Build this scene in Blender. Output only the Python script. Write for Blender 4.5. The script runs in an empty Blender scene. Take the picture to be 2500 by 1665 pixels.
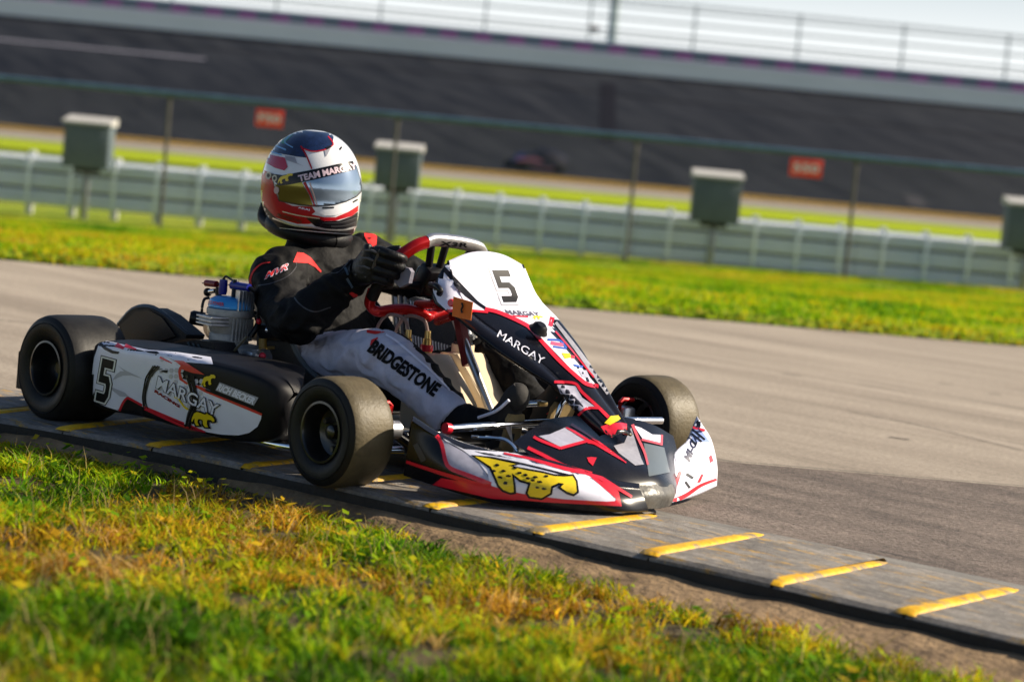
import bpy, bmesh, math, random
import numpy as np
from mathutils import Vector, Matrix, noise
from mathutils.bvhtree import BVHTree

random.seed(7); np.random.seed(7)
R = math.radians
scene = bpy.context.scene
C = scene.collection

# ------------------------------------------------------------------ camera
CAM_POS=(4.9,-3.86,0.79); CAM_R=(0.6987,0.7094,0.0931); CAM_U=(-0.1231,-0.009,0.9924); CAM_V=(-0.7048,0.7048,-0.0811); LENS=76.542
cd = bpy.data.cameras.new('camera'); cam = bpy.data.objects.new('camera', cd); C.objects.link(cam)
_m = Matrix((CAM_R, CAM_U, tuple(-x for x in CAM_V))).transposed().to_4x4()
_m.translation = Vector(CAM_POS)
cam.matrix_world = _m
cd.sensor_width = 36; cd.lens = LENS; cd.clip_end = 3000; cd.clip_start = .05
cd.dof.use_dof = True; cd.dof.focus_distance = 5.5; cd.dof.aperture_fstop = 3.0
scene.camera = cam
scene.render.resolution_x = 1024; scene.render.resolution_y = 681

# ------------------------------------------------------------------ sky, sun, exposure
SUN_AZ, SUN_EL = R(55), R(32)
w = bpy.data.worlds.new('World'); scene.world = w; w.use_nodes = True
nt = w.node_tree
sky = nt.nodes.new('ShaderNodeTexSky'); sky.sky_type = 'NISHITA'; sky.sun_disc = False
sky.sun_elevation = SUN_EL; sky.sun_rotation = R(90) - SUN_AZ
sky.air_density = 1.0; sky.dust_density = 1.7; sky.ozone_density = 3.0
# milky haze low over the whole horizon
wtc = nt.nodes.new('ShaderNodeTexCoord'); wsx = nt.nodes.new('ShaderNodeSeparateXYZ'); nt.links.new(wtc.outputs['Generated'], wsx.inputs[0])
wmr = nt.nodes.new('ShaderNodeMapRange'); wmr.interpolation_type = 'SMOOTHSTEP'; wmr.inputs[1].default_value = .17; wmr.inputs[2].default_value = .0; wmr.inputs[3].default_value = 0.; wmr.inputs[4].default_value = .85
nt.links.new(wsx.outputs['Z'], wmr.inputs[0])
wmx = nt.nodes.new('ShaderNodeMixRGB'); wmx.inputs[2].default_value = (15.5, 15.8, 16.0, 1)
nt.links.new(wmr.outputs[0], wmx.inputs[0]); nt.links.new(sky.outputs[0], wmx.inputs[1])
nt.links.new(wmx.outputs[0], nt.nodes['Background'].inputs[0])
nt.nodes['Background'].inputs[1].default_value = 0.055
sl = bpy.data.lights.new('sun', 'SUN'); sl.energy = 5.0; sl.angle = R(.6); sl.color = (1, .87, .68)
so = bpy.data.objects.new('sun', sl); C.objects.link(so)
so.rotation_euler = Vector((math.cos(SUN_AZ)*math.cos(SUN_EL), math.sin(SUN_AZ)*math.cos(SUN_EL), math.sin(SUN_EL))).to_track_quat('Z', 'Y').to_euler()
so.location = (10, 12, 8)
scene.view_settings.view_transform = 'Standard'; scene.view_settings.look = 'None'
scene.view_settings.exposure = 0.80; scene.view_settings.gamma = 1.0

# ------------------------------------------------------------------ materials
MATS = {}
def mat(name, col, rough=.5, metal=0., coat=0., var=0., vscale=20., bump=0., bscale=60., col2=None, stretch=None, trans=0., ior=None, spec=None):
    """procedural principled material: colour varied by noise, fine relief by bump"""
    if name in MATS: return MATS[name]
    m = bpy.data.materials.new(name); m.use_nodes = True
    n = m.node_tree.nodes; L = m.node_tree.links; p = n['Principled BSDF']
    p.inputs['Base Color'].default_value = (*col, 1); p.inputs['Roughness'].default_value = rough
    p.inputs['Metallic'].default_value = metal; p.inputs['Coat Weight'].default_value = coat
    p.inputs['Coat Roughness'].default_value = .12
    if trans: p.inputs['Transmission Weight'].default_value = trans
    if ior: p.inputs['IOR'].default_value = ior
    if spec is not None: p.inputs['Specular IOR Level'].default_value = spec
    tc = n.new('ShaderNodeTexCoord'); vec = tc.outputs['Object']
    if stretch:
        mp = n.new('ShaderNodeMapping'); mp.inputs['Scale'].default_value = stretch[0]; mp.inputs['Rotation'].default_value = stretch[1]
        L.new(vec, mp.inputs[0]); vec = mp.outputs[0]
    if var or col2:
        ns = n.new('ShaderNodeTexNoise'); ns.inputs['Scale'].default_value = vscale; ns.inputs['Detail'].default_value = 6; ns.inputs['Roughness'].default_value = .65
        L.new(vec, ns.inputs['Vector'])
        rp = n.new('ShaderNodeValToRGB'); L.new(ns.outputs['Fac'], rp.inputs[0])
        c2 = col2 or tuple(min(1, c*(1+var)) for c in col); c1 = col if col2 else tuple(c*(1-var) for c in col)
        rp.color_ramp.elements[0].position = .34; rp.color_ramp.elements[1].position = .66
        rp.color_ramp.elements[0].color = (*c1, 1); rp.color_ramp.elements[1].color = (*c2, 1)
        L.new(rp.outputs[0], p.inputs['Base Color'])
        mr = n.new('ShaderNodeMapRange'); mr.inputs[3].default_value = max(.02, rough*.8); mr.inputs[4].default_value = min(1, rough*1.25)
        L.new(ns.outputs['Fac'], mr.inputs[0]); L.new(mr.outputs[0], p.inputs['Roughness'])
    if bump:
        nb = n.new('ShaderNodeTexNoise'); nb.inputs['Scale'].default_value = bscale; nb.inputs['Detail'].default_value = 5
        L.new(vec, nb.inputs['Vector'])
        b = n.new('ShaderNodeBump'); b.inputs['Strength'].default_value = bump; b.inputs['Distance'].default_value = .01
        L.new(nb.outputs['Fac'], b.inputs['Height']); L.new(b.outputs[0], p.inputs['Normal'])
    MATS[name] = m
    return m

WHITE = mat('white_vinyl', (.76, .77, .90), .3, coat=.2, var=.04, vscale=9)
BLACK = mat('black_plastic', (.006, .006, .008), .35, spec=.3, var=.3, vscale=30)
GBLACK = mat('gloss_black_vinyl', (.005, .005, .008), .26, spec=.35, coat=.06, var=.3, vscale=14)
MBLACK = mat('matt_black', (.005, .005, .006), .5, spec=.25, var=.3, vscale=30, bump=.15, bscale=200)
RED = mat('red_vinyl', (.62, .012, .03), .3, coat=.3, var=.08, vscale=15)
DRED = mat('red_anodised', (.42, .006, .008), .28, metal=.35, var=.1, vscale=20)
YELL = mat('yellow_vinyl', (.78, .58, .01), .35, coat=.2, var=.06, vscale=20)
SILV = mat('brushed_aluminium', (.62, .62, .63), .33, metal=.9, var=.08, vscale=60, bump=.05, bscale=200)
CAST = mat('cast_aluminium', (.36, .36, .35), .5, metal=.55, var=.15, vscale=50, bump=.2, bscale=300)
CHROME = mat('chrome', (.85, .86, .88), .1, metal=1.)
STEEL = mat('dark_steel', (.10, .10, .105), .35, metal=.8, var=.2, vscale=40)
LGREY = mat('lavender_grey_vinyl', (.40, .40, .50), .35, coat=.2, var=.10, vscale=60)
DGREY = mat('dark_grey_print', (.03, .03, .035), .4, var=.2, vscale=40)
MGREY = mat('mid_grey_print', (.32, .32, .37), .4, var=.15, vscale=40)
BLUEP = mat('blue_print', (.03, .09, .42), .35, var=.1, vscale=30)
ORNG = mat('orange_tag', (.75, .16, .01), .5, var=.06, vscale=40)
GREEN = mat('green_print', (.02, .25, .10), .3, coat=.4)
NAVY = mat('navy_paint', (.008, .018, .06), .15, coat=.8, var=.5, vscale=40)
GOLD = mat('gold_print', (.45, .34, .16), .35)
RUBBER = mat('tyre_rubber', (.006, .006, .0065), .5, spec=.25, var=.3, vscale=25, bump=.1, bscale=150)
TREAD2 = mat('black_tread', (.012, .0115, .011), .5, spec=.3, var=.3, vscale=20, bump=.06, bscale=90)
PBLACK = mat('satin_black_vinyl', (.006, .006, .008), .45, spec=.2, var=.3, vscale=14)
TREAD = mat('sunlit_scrubbed_tread', (.095, .076, .042), .5, spec=.3, var=.25, vscale=14, bump=.15, bscale=120)  # front treads: low sunlight put into the tan, over dusty wear
RIM = mat('black_rim', (.008, .008, .009), .3, coat=.3)
TANK = mat('tank_plastic', (.62, .52, .38), .38, var=.06, vscale=8)
SEAT = mat('seat_fibreglass', (.035, .037, .038), .42, var=.2, vscale=40, bump=.08, bscale=180)
SUIT = mat('suit_black_fabric', (.0035, .0035, .004), .7, var=.3, vscale=60, bump=.35, bscale=45, spec=.18)
PANT = mat('suit_grey_fabric', (.48, .48, .58), .85, var=.12, vscale=24, bump=.35, bscale=38, spec=.25)
SRED = mat('suit_red_fabric', (.65, .012, .012), .75, var=.1, vscale=30, bump=.2, bscale=60)
TAN = mat('tan_sole', (.26, .18, .07), .7, var=.15, vscale=40)
GLOVE = mat('glove_leather', (.004, .004, .005), .45, spec=.3, var=.3, vscale=50, bump=.2, bscale=120)
GREYF = mat('grey_fabric', (.22, .21, .27), .8, var=.12, vscale=30, bump=.2, bscale=60)
VISOR = mat('mirror_visor', (.27, .36, .48), .08, metal=.6, coat=.4)
VISORS = mat('gold_visor_reflection', (.16, .15, .03), .1, metal=.8)  # colour of the painted reflection at the visor's side
SHELL = mat('helmet_white', (.74, .75, .78), .16, coat=.8)
HRED = mat('helmet_red', (.42, .005, .012), .25, spec=.25, coat=.08, var=.06, vscale=8)
CYAN = mat('cyan_head', (.02, .26, .62), .3, metal=.3, var=.1, vscale=30)
BLUEA = mat('blue_plug_cap', (.006, .012, .22), .35)
WASH = mat('rubber_washer', (.10, .10, .12), .6)

def aggregate(m, sc, lo, hi):
    """fine stones: scales the base colour up and down"""
    n = m.node_tree.nodes; L = m.node_tree.links; p = n['Principled BSDF']; old = p.inputs['Base Color'].links[0].from_socket
    tc = n.new('ShaderNodeTexCoord'); a = n.new('ShaderNodeTexNoise'); a.inputs['Scale'].default_value = sc; a.inputs['Detail'].default_value = 3; a.inputs['Roughness'].default_value = .8; L.new(tc.outputs['Object'], a.inputs['Vector'])
    r = n.new('ShaderNodeMapRange'); r.inputs[1].default_value = .3; r.inputs[2].default_value = .7; r.inputs[3].default_value = lo; r.inputs[4].default_value = hi; L.new(a.outputs['Fac'], r.inputs[0])
    mx = n.new('ShaderNodeVectorMath'); mx.operation = 'SCALE'; L.new(old, mx.inputs[0]); L.new(r.outputs[0], mx.inputs['Scale']); L.new(mx.outputs[0], p.inputs['Base Color'])
# ------------------------------------------------------------------ mesh helpers
def link(name, me, m=None, parent=None):
    o = bpy.data.objects.new(name, me)
    if m is not None and len(me.materials) == 0: me.materials.append(m)
    C.objects.link(o)
    if parent is not None: o.parent = parent
    return o
def tag(o, label=None, cat=None, group=None, kind=None):
    if label: o['label'] = label
    if cat: o['category'] = cat
    if group: o['group'] = group
    if kind: o['kind'] = kind
    return o
def empty(name, loc=(0, 0, 0), parent=None):
    o = bpy.data.objects.new(name, None); C.objects.link(o); o.location = loc; o.empty_display_size = .1
    if parent is not None: o.parent = parent
    return o
class MB:
    """collects boxes, tubes, lathes and lofts into one bmesh"""
    def __init__(s): s.bm = bmesh.new()
    def add(s, vs, fs):
        v = [s.bm.verts.new(p) for p in vs]
        for f in fs:
            try: s.bm.faces.new([v[i] for i in f])
            except ValueError: pass
        return s
    def box(s, c, size, rot=None, bev=0., seg=2):
        b = bmesh.new(); bmesh.ops.create_cube(b, size=1)
        bmesh.ops.scale(b, vec=size, verts=b.verts)
        if bev: bmesh.ops.bevel(b, geom=list(b.edges), offset=bev, segments=seg, affect='EDGES', profile=.5)
        M = Matrix.Translation(c)
        if rot is not None: M = M @ (rot if isinstance(rot, Matrix) else Matrix.Rotation(rot, 4, 'Z'))
        bmesh.ops.transform(b, matrix=M, verts=b.verts)
        return s.merge(b)
    def merge(s, b):
        me = bpy.data.meshes.new('t'); b.to_mesh(me); b.free(); s.bm.from_mesh(me); bpy.data.meshes.remove(me); return s
    def grid(s, rows, closed=False, cap=False, closeu=False):
        n = len(rows[0]); vs = [p for r in rows for p in r]; fs = []
        for i in range(len(rows) - (0 if closeu else 1)):
            i2 = (i+1) % len(rows)
            for j in range(n if closed else n-1):
                j2 = (j+1) % n
                fs.append((i*n+j, i*n+j2, i2*n+j2, i2*n+j))
        if cap:
            fs.append(tuple(reversed(range(n)))); fs.append(tuple((len(rows)-1)*n+j for j in range(n)))
        return s.add(vs, fs)
    def tube(s, path, r, seg=8, cap=True):
        P = [Vector(p) for p in path]; rr = r if isinstance(r, (list, tuple)) else [r]*len(P)
        rows = []; up = Vector((0, 0, 1))
        for i, p in enumerate(P):
            d = (P[min(i+1, len(P)-1)]-P[max(i-1, 0)]).normalized()
            a = d.cross(up)
            if a.length < .05: a = d.cross(Vector((1, 0, 0)))
            a.normalize(); b = d.cross(a); up = -b if False else up
            rows.append([p+(a*math.cos(2*math.pi*k/seg)+b*math.sin(2*math.pi*k/seg))*rr[i] for k in range(seg)])
        return s.grid(rows, closed=True, cap=cap)
    def lathe(s, prof, o, axis, seg=40, cap=False):
        """prof = [(radius, along)], turned about axis through o"""
        ax = Vector(axis).normalized(); a = ax.orthogonal().normalized(); b = ax.cross(a); o = Vector(o)
        rows = [[o+ax*h+(a*math.cos(2*math.pi*k/seg)+b*math.sin(2*math.pi*k/seg))*r for k in range(seg)] for r, h in prof]
        return s.grid(rows, closed=True, cap=cap)
    def prism(s, poly, n, t):
        """planar polygon (3D points) pushed along n by t"""
        n = Vector(n)*t; k = len(poly); P = [Vector(p) for p in poly]
        return s.add(P+[p+n for p in P], [tuple(range(k)), tuple(range(2*k-1, k-1, -1))]+[(i, i+k, (i+1) % k+k, (i+1) % k) for i in range(k)])
    def ball(s, c, r, seg=16):
        b = bmesh.new(); bmesh.ops.create_uvsphere(b, u_segments=seg, v_segments=max(6, seg//2), radius=1)
        rr = r if isinstance(r, (tuple, list)) else (r, r, r)
        bmesh.ops.scale(b, vec=rr, verts=b.verts); bmesh.ops.translate(b, vec=c, verts=b.verts); return s.merge(b)
    def build(s, name, m, parent=None, smooth=40, bev=0.):
        if bev: bmesh.ops.bevel(s.bm, geom=[e for e in s.bm.edges if e.is_manifold and e.calc_face_angle(0) > .5], offset=bev, segments=2, affect='EDGES', profile=.5)
        bmesh.ops.recalc_face_normals(s.bm, faces=s.bm.faces)
        me = bpy.data.meshes.new(name); s.bm.to_mesh(me); s.bm.free()
        if smooth:
            me.polygons.foreach_set('use_smooth', [True]*len(me.polygons)); me.set_sharp_from_angle(angle=R(smooth))
        return link(name, me, m, parent)
def crom(P, n=8, closed=False):
    """smooth curve through points"""
    P = [Vector(p) for p in P]; out = []; k = len(P)
    for i in range(k if closed else k-1):
        p0, p1, p2, p3 = (P[(i-1) % k] if closed or i else P[0]*2-P[1]), P[i], P[(i+1) % k], (P[(i+2) % k] if closed or i+2 < k else P[-1]*2-P[-2])
        for j in range(n):
            t = j/n; out.append(.5*((2*p1)+(p2-p0)*t+(2*p0-5*p1+4*p2-p3)*t*t+(3*p1-p0-3*p2+p3)*t**3))
    if not closed: out.append(P[-1])
    return out
def loft(rows, n=5, m=5):
    """Catmull-Rom in both directions through a coarse control net"""
    a = [crom(r, m) for r in rows]
    cols = [crom([r[j] for r in a], n) for j in range(len(a[0]))]
    return [[cols[j][i] for j in range(len(cols))] for i in range(len(cols[0]))]
def evaluated(o):
    dg = bpy.context.evaluated_depsgraph_get(); dg.update()
    return bpy.data.meshes.new_from_object(o.evaluated_get(dg), depsgraph=dg)
def bake(o):
    me = evaluated(o); old = o.data; o.modifiers.clear(); o.data = me; bpy.data.meshes.remove(old); return o
def bvh(*objs):
    vs = []; fs = []
    for o in objs:
        k = len(vs); vs += [v.co.copy() for v in o.data.vertices]
        fs += [tuple(i+k for i in p.vertices) for p in o.data.polygons]
    return BVHTree.FromPolygons(vs, fs)

# ------------------------------------------------------------------ printed graphics laid on panels
def _lay(bm, tree, fr, off, step, name, m, parent, one=False):
    c, a, b, n = [Vector(x) for x in fr]
    if step:
        for ax in (0, 1):
            co = [v.co[ax] for v in bm.verts]
            lo, hi = min(co), max(co)
            q = math.floor(lo/step)*step+step
            while q < hi:
                bmesh.ops.bisect_plane(bm, geom=list(bm.verts)+list(bm.edges)+list(bm.faces), plane_co=(q, 0, 0) if ax == 0 else (0, q, 0), plane_no=(1, 0, 0) if ax == 0 else (0, 1, 0), dist=1e-6)
                q += step
    flat = {}
    dead = []
    for v in bm.verts:
        flat[v] = v.co.copy()
        o = c+a*v.co.x+b*v.co.y+n*.6
        loc, nor, idx, d = tree.ray_cast(o, -n, 1.6)
        if loc is None: dead.append(v); continue
        if nor.dot(n) < 0: nor = -nor
        v.co = loc+(nor*.6+n*.4)*off
    ds = set(dead)
    bad = [f for f in bm.faces if any(v in ds for v in f.verts) or any((e.verts[0].co-e.verts[1].co).length > .006+5*(flat[e.verts[0]]-flat[e.verts[1]]).length for e in f.edges)]
    bmesh.ops.delete(bm, geom=bad, context='FACES')
    bmesh.ops.delete(bm, geom=[v for v in bm.verts if not v.link_faces], context='VERTS')
    if one and bm.verts:           # keep the main piece of a print that a fold cut in two
        left = set(bm.verts); best = []
        while left:
            st = [left.pop()]; isl = [st[0]]
            while st:
                for e in st.pop().link_edges:
                    for v in e.verts:
                        if v in left: left.remove(v); st.append(v); isl.append(v)
            if len(isl) > len(best): best = isl
        bs = set(best); bmesh.ops.delete(bm, geom=[v for v in bm.verts if v not in bs], context='VERTS')
    me = bpy.data.meshes.new(name); bm.to_mesh(me); bm.free()
    me.polygons.foreach_set('use_smooth', [True]*len(me.polygons))
    return link(name, me, m, parent)
def print_on(name, parent, tree, fr, polys, m, off=.0012, step=.012, joined=False):
    if not isinstance(polys[0][0], (tuple, list)): polys = [polys]
    if not joined and len(polys) > 1:
        return [print_on(name, parent, tree, fr, [p], m, off, step) for p in polys][-1]
    bm = bmesh.new()
    for p in polys:
        bm.faces.new([bm.verts.new((x, y, 0)) for x, y in p])
    bmesh.ops.recalc_face_normals(bm, faces=bm.faces)
    for f in bm.faces:
        if f.normal.z < 0: f.normal_flip()
    bmesh.ops.triangulate(bm, faces=bm.faces)
    o = _lay(bm, tree, fr, off, step, name, m, parent, not joined)
    if joined: o['kind'] = 'stuff'
    return o
def stripe(pts, wd, n=6):
    """a line of given width(s) as a polygon"""
    P = crom([(x, y, 0) for x, y in pts], n) if len(pts) > 2 else [Vector((x, y, 0)) for x, y in pts]
    k = len(P); L = []; Rr = []
    for i, p in enumerate(P):
        d = (P[min(i+1, k-1)]-P[max(i-1, 0)]).normalized(); q = Vector((-d.y, d.x, 0))
        h = (wd[0]+(wd[1]-wd[0])*i/(k-1))/2 if isinstance(wd, (tuple, list)) else wd/2
        L.append((p.x+q.x*h, p.y+q.y*h)); Rr.append((p.x-q.x*h, p.y-q.y*h))
    return L+Rr[::-1]
def text_bm(s, bold=0., shear=0., space=1.):
    cu = bpy.data.curves.new('t', 'FONT'); cu.body = s; cu.size = 1; cu.offset = bold; cu.shear = shear; cu.space_character = space; cu.resolution_u = 3
    o = bpy.data.objects.new('t', cu); C.objects.link(o)
    me = evaluated(o); bm = bmesh.new(); bm.from_mesh(me)
    bpy.data.objects.remove(o); bpy.data.curves.remove(cu); bpy.data.meshes.remove(me)
    bmesh.ops.triangulate(bm, faces=bm.faces)
    return bm
def write_on(name, parent, tree, fr, s, p0, p1, p2, m, off=.002, bold=.0, shear=0., step=.012, space=1.):
    """lettering fitted to the parallelogram p0 (lower left), p1 (lower right), p2 (upper left)"""
    bm = text_bm(s, 0., shear, space)
    xs = [v.co.x for v in bm.verts]; ys = [v.co.y for v in bm.verts]; x0, x1, y0, y1 = min(xs), max(xs), min(ys), max(ys)
    if bold: bm.free(); bm = text_bm(s, bold, shear, space)
    for v in bm.verts:
        u = (v.co.x-x0)/(x1-x0); t = (v.co.y-y0)/(y1-y0)
        v.co = (p0[0]+(p1[0]-p0[0])*u+(p2[0]-p0[0])*t, p0[1]+(p1[1]-p0[1])*u+(p2[1]-p0[1])*t, 0)
    return _lay(bm, tree, fr, off, step, name, m, parent)
# outline shapes shared by several prints
FIVE = [(0, 1), (1, 1), (1, .8), (.32, .8), (.32, .62), (.78, .62), (1, .46), (1, .16), (.78, 0), (0, 0), (0, .2), (.62, .2), (.68, .25), (.68, .38), (.62, .44), (0, .44)]
CAT = [(0, .62), (.05, .80), (.16, .92), (.34, .93), (.52, .86), (.62, .90), (.66, .99), (.72, .91), (.86, .86), (.98, .70), (1, .52), (.92, .46), (.84, .56), (.72, .55), (.66, .50), (.64, .22), (.70, .04), (.56, .0), (.46, .16), (.46, .44), (.34, .50), (.24, .46), (.20, .24), (.28, .04), (.14, .0), (.07, .20), (.08, .46), (.02, .40), (-.04, .20), (-.08, .24), (-.04, .50)]
def fit(shape, p0, p1, p2):
    return [(p0[0]+(p1[0]-p0[0])*u+(p2[0]-p0[0])*t, p0[1]+(p1[1]-p0[1])*u+(p2[1]-p0[1])*t) for u, t in shape]
def outline(poly, g):
    """polygon grown by g from its own middle edges"""
    k = len(poly); A = sum(poly[i][0]*poly[(i+1) % k][1]-poly[(i+1) % k][0]*poly[i][1] for i in range(k)); sg = 1 if A > 0 else -1
    out = []
    for i in range(k):
        p, q, r = Vector(poly[i-1]), Vector(poly[i]), Vector(poly[(i+1) % k])
        d1 = (q-p).normalized(); d2 = (r-q).normalized()
        n1 = Vector((d1.y, -d1.x))*sg; n2 = Vector((d2.y, -d2.x))*sg; nn = (n1+n2)
        if nn.length < .2: nn = n1
        nn.normalize(); out.append(tuple(q+nn*min(g*2, g/max(.4, nn.dot(n1)))))
    return out


# ================================================================== the place: ground, road, kerb
SV = Vector((-.70711, .70711, 0)); SR = Vector((.70711, .70711, 0)); S0 = Vector((4.9, -3.86, 0))
def site(q, l, z):
    """q metres across the circuit from the photographers' verge, l metres along it"""
    return S0+SV*q+SR*l+Vector((0, 0, z))
EO = Vector((-3.845, 5.186, 0)); ED = Vector((.603, .798, 0)); EN = Vector((-.798, .603, 0))
def sm(x, a, b):
    t = min(1, max(0, (x-a)/(b-a))); return t*t*(3-2*t)
def gz(e, u):
    z = -.05
    if e > 0: z = -.05+.085*sm(e, 0, .10)
    z += sm(e, .3, 17)*(-.53+.018*max(-9, min(9, u)))
    z += sm(e, 19, 70)*(.22-.018*max(-9, min(9, u))) + sm(e, 70, 86)*.10
    return z
# kerb line: inside edge of a right-hander
KN = crom([(-6, -4.6, 0), (-2.4, -2.0, 0), (-.9, -1.18, 0), (-.02, -.82, 0), (.41, -.685, 0), (.98, -.58, 0), (1.66, -.498, 0), (2.25, -.412, 0), (2.81, -.355, 0), (3.8, -.30, 0), (6.5, -.45, 0), (12, -2.2, 0)], 24)
KLEN = [0]
for i in range(1, len(KN)): KLEN.append(KLEN[-1]+(KN[i]-KN[i-1]).length)
def kat(s):
    """point and left normal of the kerb's grass-side edge at arc length s"""
    i = max(1, min(len(KN)-1, next((k for k, L in enumerate(KLEN) if L >= s), len(KN)-1)))
    t = (s-KLEN[i-1])/(KLEN[i]-KLEN[i-1]); p = KN[i-1].lerp(KN[i], t); d = (KN[i]-KN[i-1]).normalized()
    return p, Vector((-d.y, d.x, 0)), d
_kx = np.array([p.x for p in KN]); _ky = np.array([p.y for p in KN])
def kedge(x): return np.interp(x, _kx, _ky)
def nz(x, y, s, o=0.): return noise.noise(Vector((x*s+o, y*s-o, o*.7)))
def lawn(x, y):
    """height of the rough verge between kerb and camera"""
    d = float(kedge(x))-y
    if d < 0: return 0.
    k = sm(d, .05, .5)
    return k*(.028*nz(x, y, 1.7, 3)+.016*nz(x, y, 5, 9))+sm(d, .3, 1.6)*.03
es = [-1500, -300, -80, -30, -18, -14]+[-13+.16*i for i in range(42)]+[-6, -5, -4, -2.5, -1, -.3, 0, .012, .024, .036, .048, .06, .1, .16, .3, .8, 1.5, 2.5, 4, 6, 8, 10, 12, 14, 16, 17, 18, 19, 22, 27, 33, 40, 50, 60, 70, 75, 80, 86]
us = [-1500, -400, -120, -60, -35, -22, -16, -13]+[-11+.5*i for i in range(8)]+[-7+.17*i for i in range(83)]+[7.2+.6*i for i in range(8)]+[14, 18, 24, 40, 80, 200, 500, 1500]
rows = []
for e in es:
    r = []
    for u in us:
        p = EO+EN*e+ED*u; z = gz(e, u)
        if -14 < e < -6 and -1.5 < p.x < 6: z += lawn(p.x, p.y)
        if e > .2 and e < 17 and abs(u) < 12: z += .03*nz(p.x, p.y, .6)+.015*nz(p.x, p.y, 2)
        if e == 0: p = p+EN*(.05*nz(u*2, 0, 1.))
        r.append((p.x, p.y, z))
    rows.append(r)
def ground_mat():
    m = bpy.data.materials.new('grass_ground'); m.use_nodes = True; n = m.node_tree.nodes; L = m.node_tree.links; p = n['Principled BSDF']
    tc = n.new('ShaderNodeTexCoord')
    def nse(s, d=5):
        a = n.new('ShaderNodeTexNoise'); a.inputs['Scale'].default_value = s; a.inputs['Detail'].default_value = d; a.inputs['Roughness'].default_value = .7; L.new(tc.outputs['Object'], a.inputs['Vector']); return a
    a = nse(.9); b = nse(14); r = n.new('ShaderNodeValToRGB'); mx = n.new('ShaderNodeMath'); mx.operation = 'MULTIPLY_ADD'; mx.inputs[1].default_value = .55; 
    L.new(b.outputs['Fac'], mx.inputs[0]); h = n.new('ShaderNodeMath'); h.operation = 'MULTIPLY'; h.inputs[1].default_value = .5; L.new(a.outputs['Fac'], h.inputs[0]); L.new(h.outputs[0], mx.inputs[2])
    L.new(mx.outputs[0], r.inputs[0]); e = r.color_ramp.elements
    e[0].position = .38; e[0].color = (.09, .15, .008, 1); e[1].position = .72; e[1].color = (.26, .20, .04, 1)
    x = e.new(.5); x.color = (.20, .28, .012, 1); x = e.new(.6); x.color = (.30, .32, .02, 1)
    L.new(r.outputs[0], p.inputs['Base Color']); p.inputs['Roughness'].default_value = .9; p.inputs['Specular IOR Level'].default_value = .2
    bu = n.new('ShaderNodeBump'); bu.inputs['Strength'].default_value = .8; bu.inputs['Distance'].default_value = .03; L.new(b.outputs['Fac'], bu.inputs['Height']); L.new(bu.outputs[0], p.inputs['Normal'])
    return m
g = MB().grid(rows).build('ground', ground_mat(), smooth=60); tag(g, 'rough grass ground on both sides of the kart track', kind='structure')
THATCH = mat('thatch_soil', (.030, .020, .008), .95, col2=(.085, .062, .02), vscale=30, bump=.8, bscale=60)
g.data.materials.append(THATCH); g.data.materials.append(mat('turf_edge_shadow', (.012, .020, .004), .95, spec=.1, var=.4, vscale=12))  # dark green paints the shadow along the turf step
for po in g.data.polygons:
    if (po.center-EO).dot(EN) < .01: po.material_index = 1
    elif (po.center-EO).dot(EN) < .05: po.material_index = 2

ST = [(1, 1, 1), (0, 0, R(-51))]
ASPH = mat('worn_asphalt', (.25, .208, .165), .8, col2=(.39, .335, .275), vscale=1.0, bump=.5, bscale=90, stretch=((.35, 3.2, 1), (0, 0, R(-51))))
ASPD = mat('dark_asphalt', (.095, .074, .062), .85, col2=(.20, .160, .135), vscale=2.2, bump=.7, bscale=110, stretch=((.7, 2.6, 1), (0, 0, R(-40))))
def strip(name, A, B, z, m, parent=None, smooth=0):
    vs = [(p[0], p[1], z) for p in A]+[(p[0], p[1], z) for p in B]; k = len(A)
    return MB().add(vs, [(i, i+1, k+i+1, k+i) for i in range(k-1)]).build(name, m, parent, smooth=smooth)
kf = [KN[i]+Vector((-(KN[min(i+1, len(KN)-1)]-KN[max(i-1, 0)]).normalized().y, (KN[min(i+1, len(KN)-1)]-KN[max(i-1, 0)]).normalized().x, 0))*.6 for i in range(len(KN))]
k = len(kf)
fe = [EO+ED*(-14+40*i/(k-1)) for i in range(k)]
fe = [p+EN*(.04+.05*nz(i*.7, 0, 1.)) for i, p in enumerate(fe)]
road = strip('road', kf, fe, -.016, ASPH); tag(road, 'pale worn asphalt kart track', kind='structure')
# darker resurfaced wedge beside the kerb, up to a seam
seam = [Vector((-.56, -.68, 0)).lerp(Vector((6.2, 7.1, 0)), i/30) for i in range(31)]
kk = [p for p in kf if p.x > -.66]; kk = [kk[int(i*(len(kk)-1)/30)] for i in range(31)]
sh = strip('road_shoulder', kk, seam, -.011, ASPD); tag(sh, 'darker brown asphalt wedge between seam and kerb', kind='structure')
CRK = mat('tar_seam', (.02, .018, .016), .8)
def crack(pts, wd, z):
    P = crom([(x, y, 0) for x, y in pts], 10); A = []; B = []
    for i, p in enumerate(P):
        d = (P[min(i+1, len(P)-1)]-P[max(i-1, 0)]).normalized(); nn = Vector((-d.y, d.x, 0)); h = wd*(.6+.5*nz(i*.9, pts[0][0], 1.))
        A.append(p+nn*h); B.append(p-nn*h)
    o = strip('crack', A, B, z, CRK, road); return o
crack([(.2, .2), (.9, 1.0), (1.5, 1.69), (2.6, 2.95), (4.2, 4.8)], .007, -.007)
crack([(0.0778,2.7654,-0.012)[:2], (0.4512,2.7332,-0.012)[:2], (0.9665,2.5599,-0.012)[:2]], .006, -.0125)
crack([(-2.585,0.7661,-0.012)[:2], (-2.4137,0.9166,-0.012)[:2], (-2.1074,0.9745,-0.012)[:2]], .01, -.0125)
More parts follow.
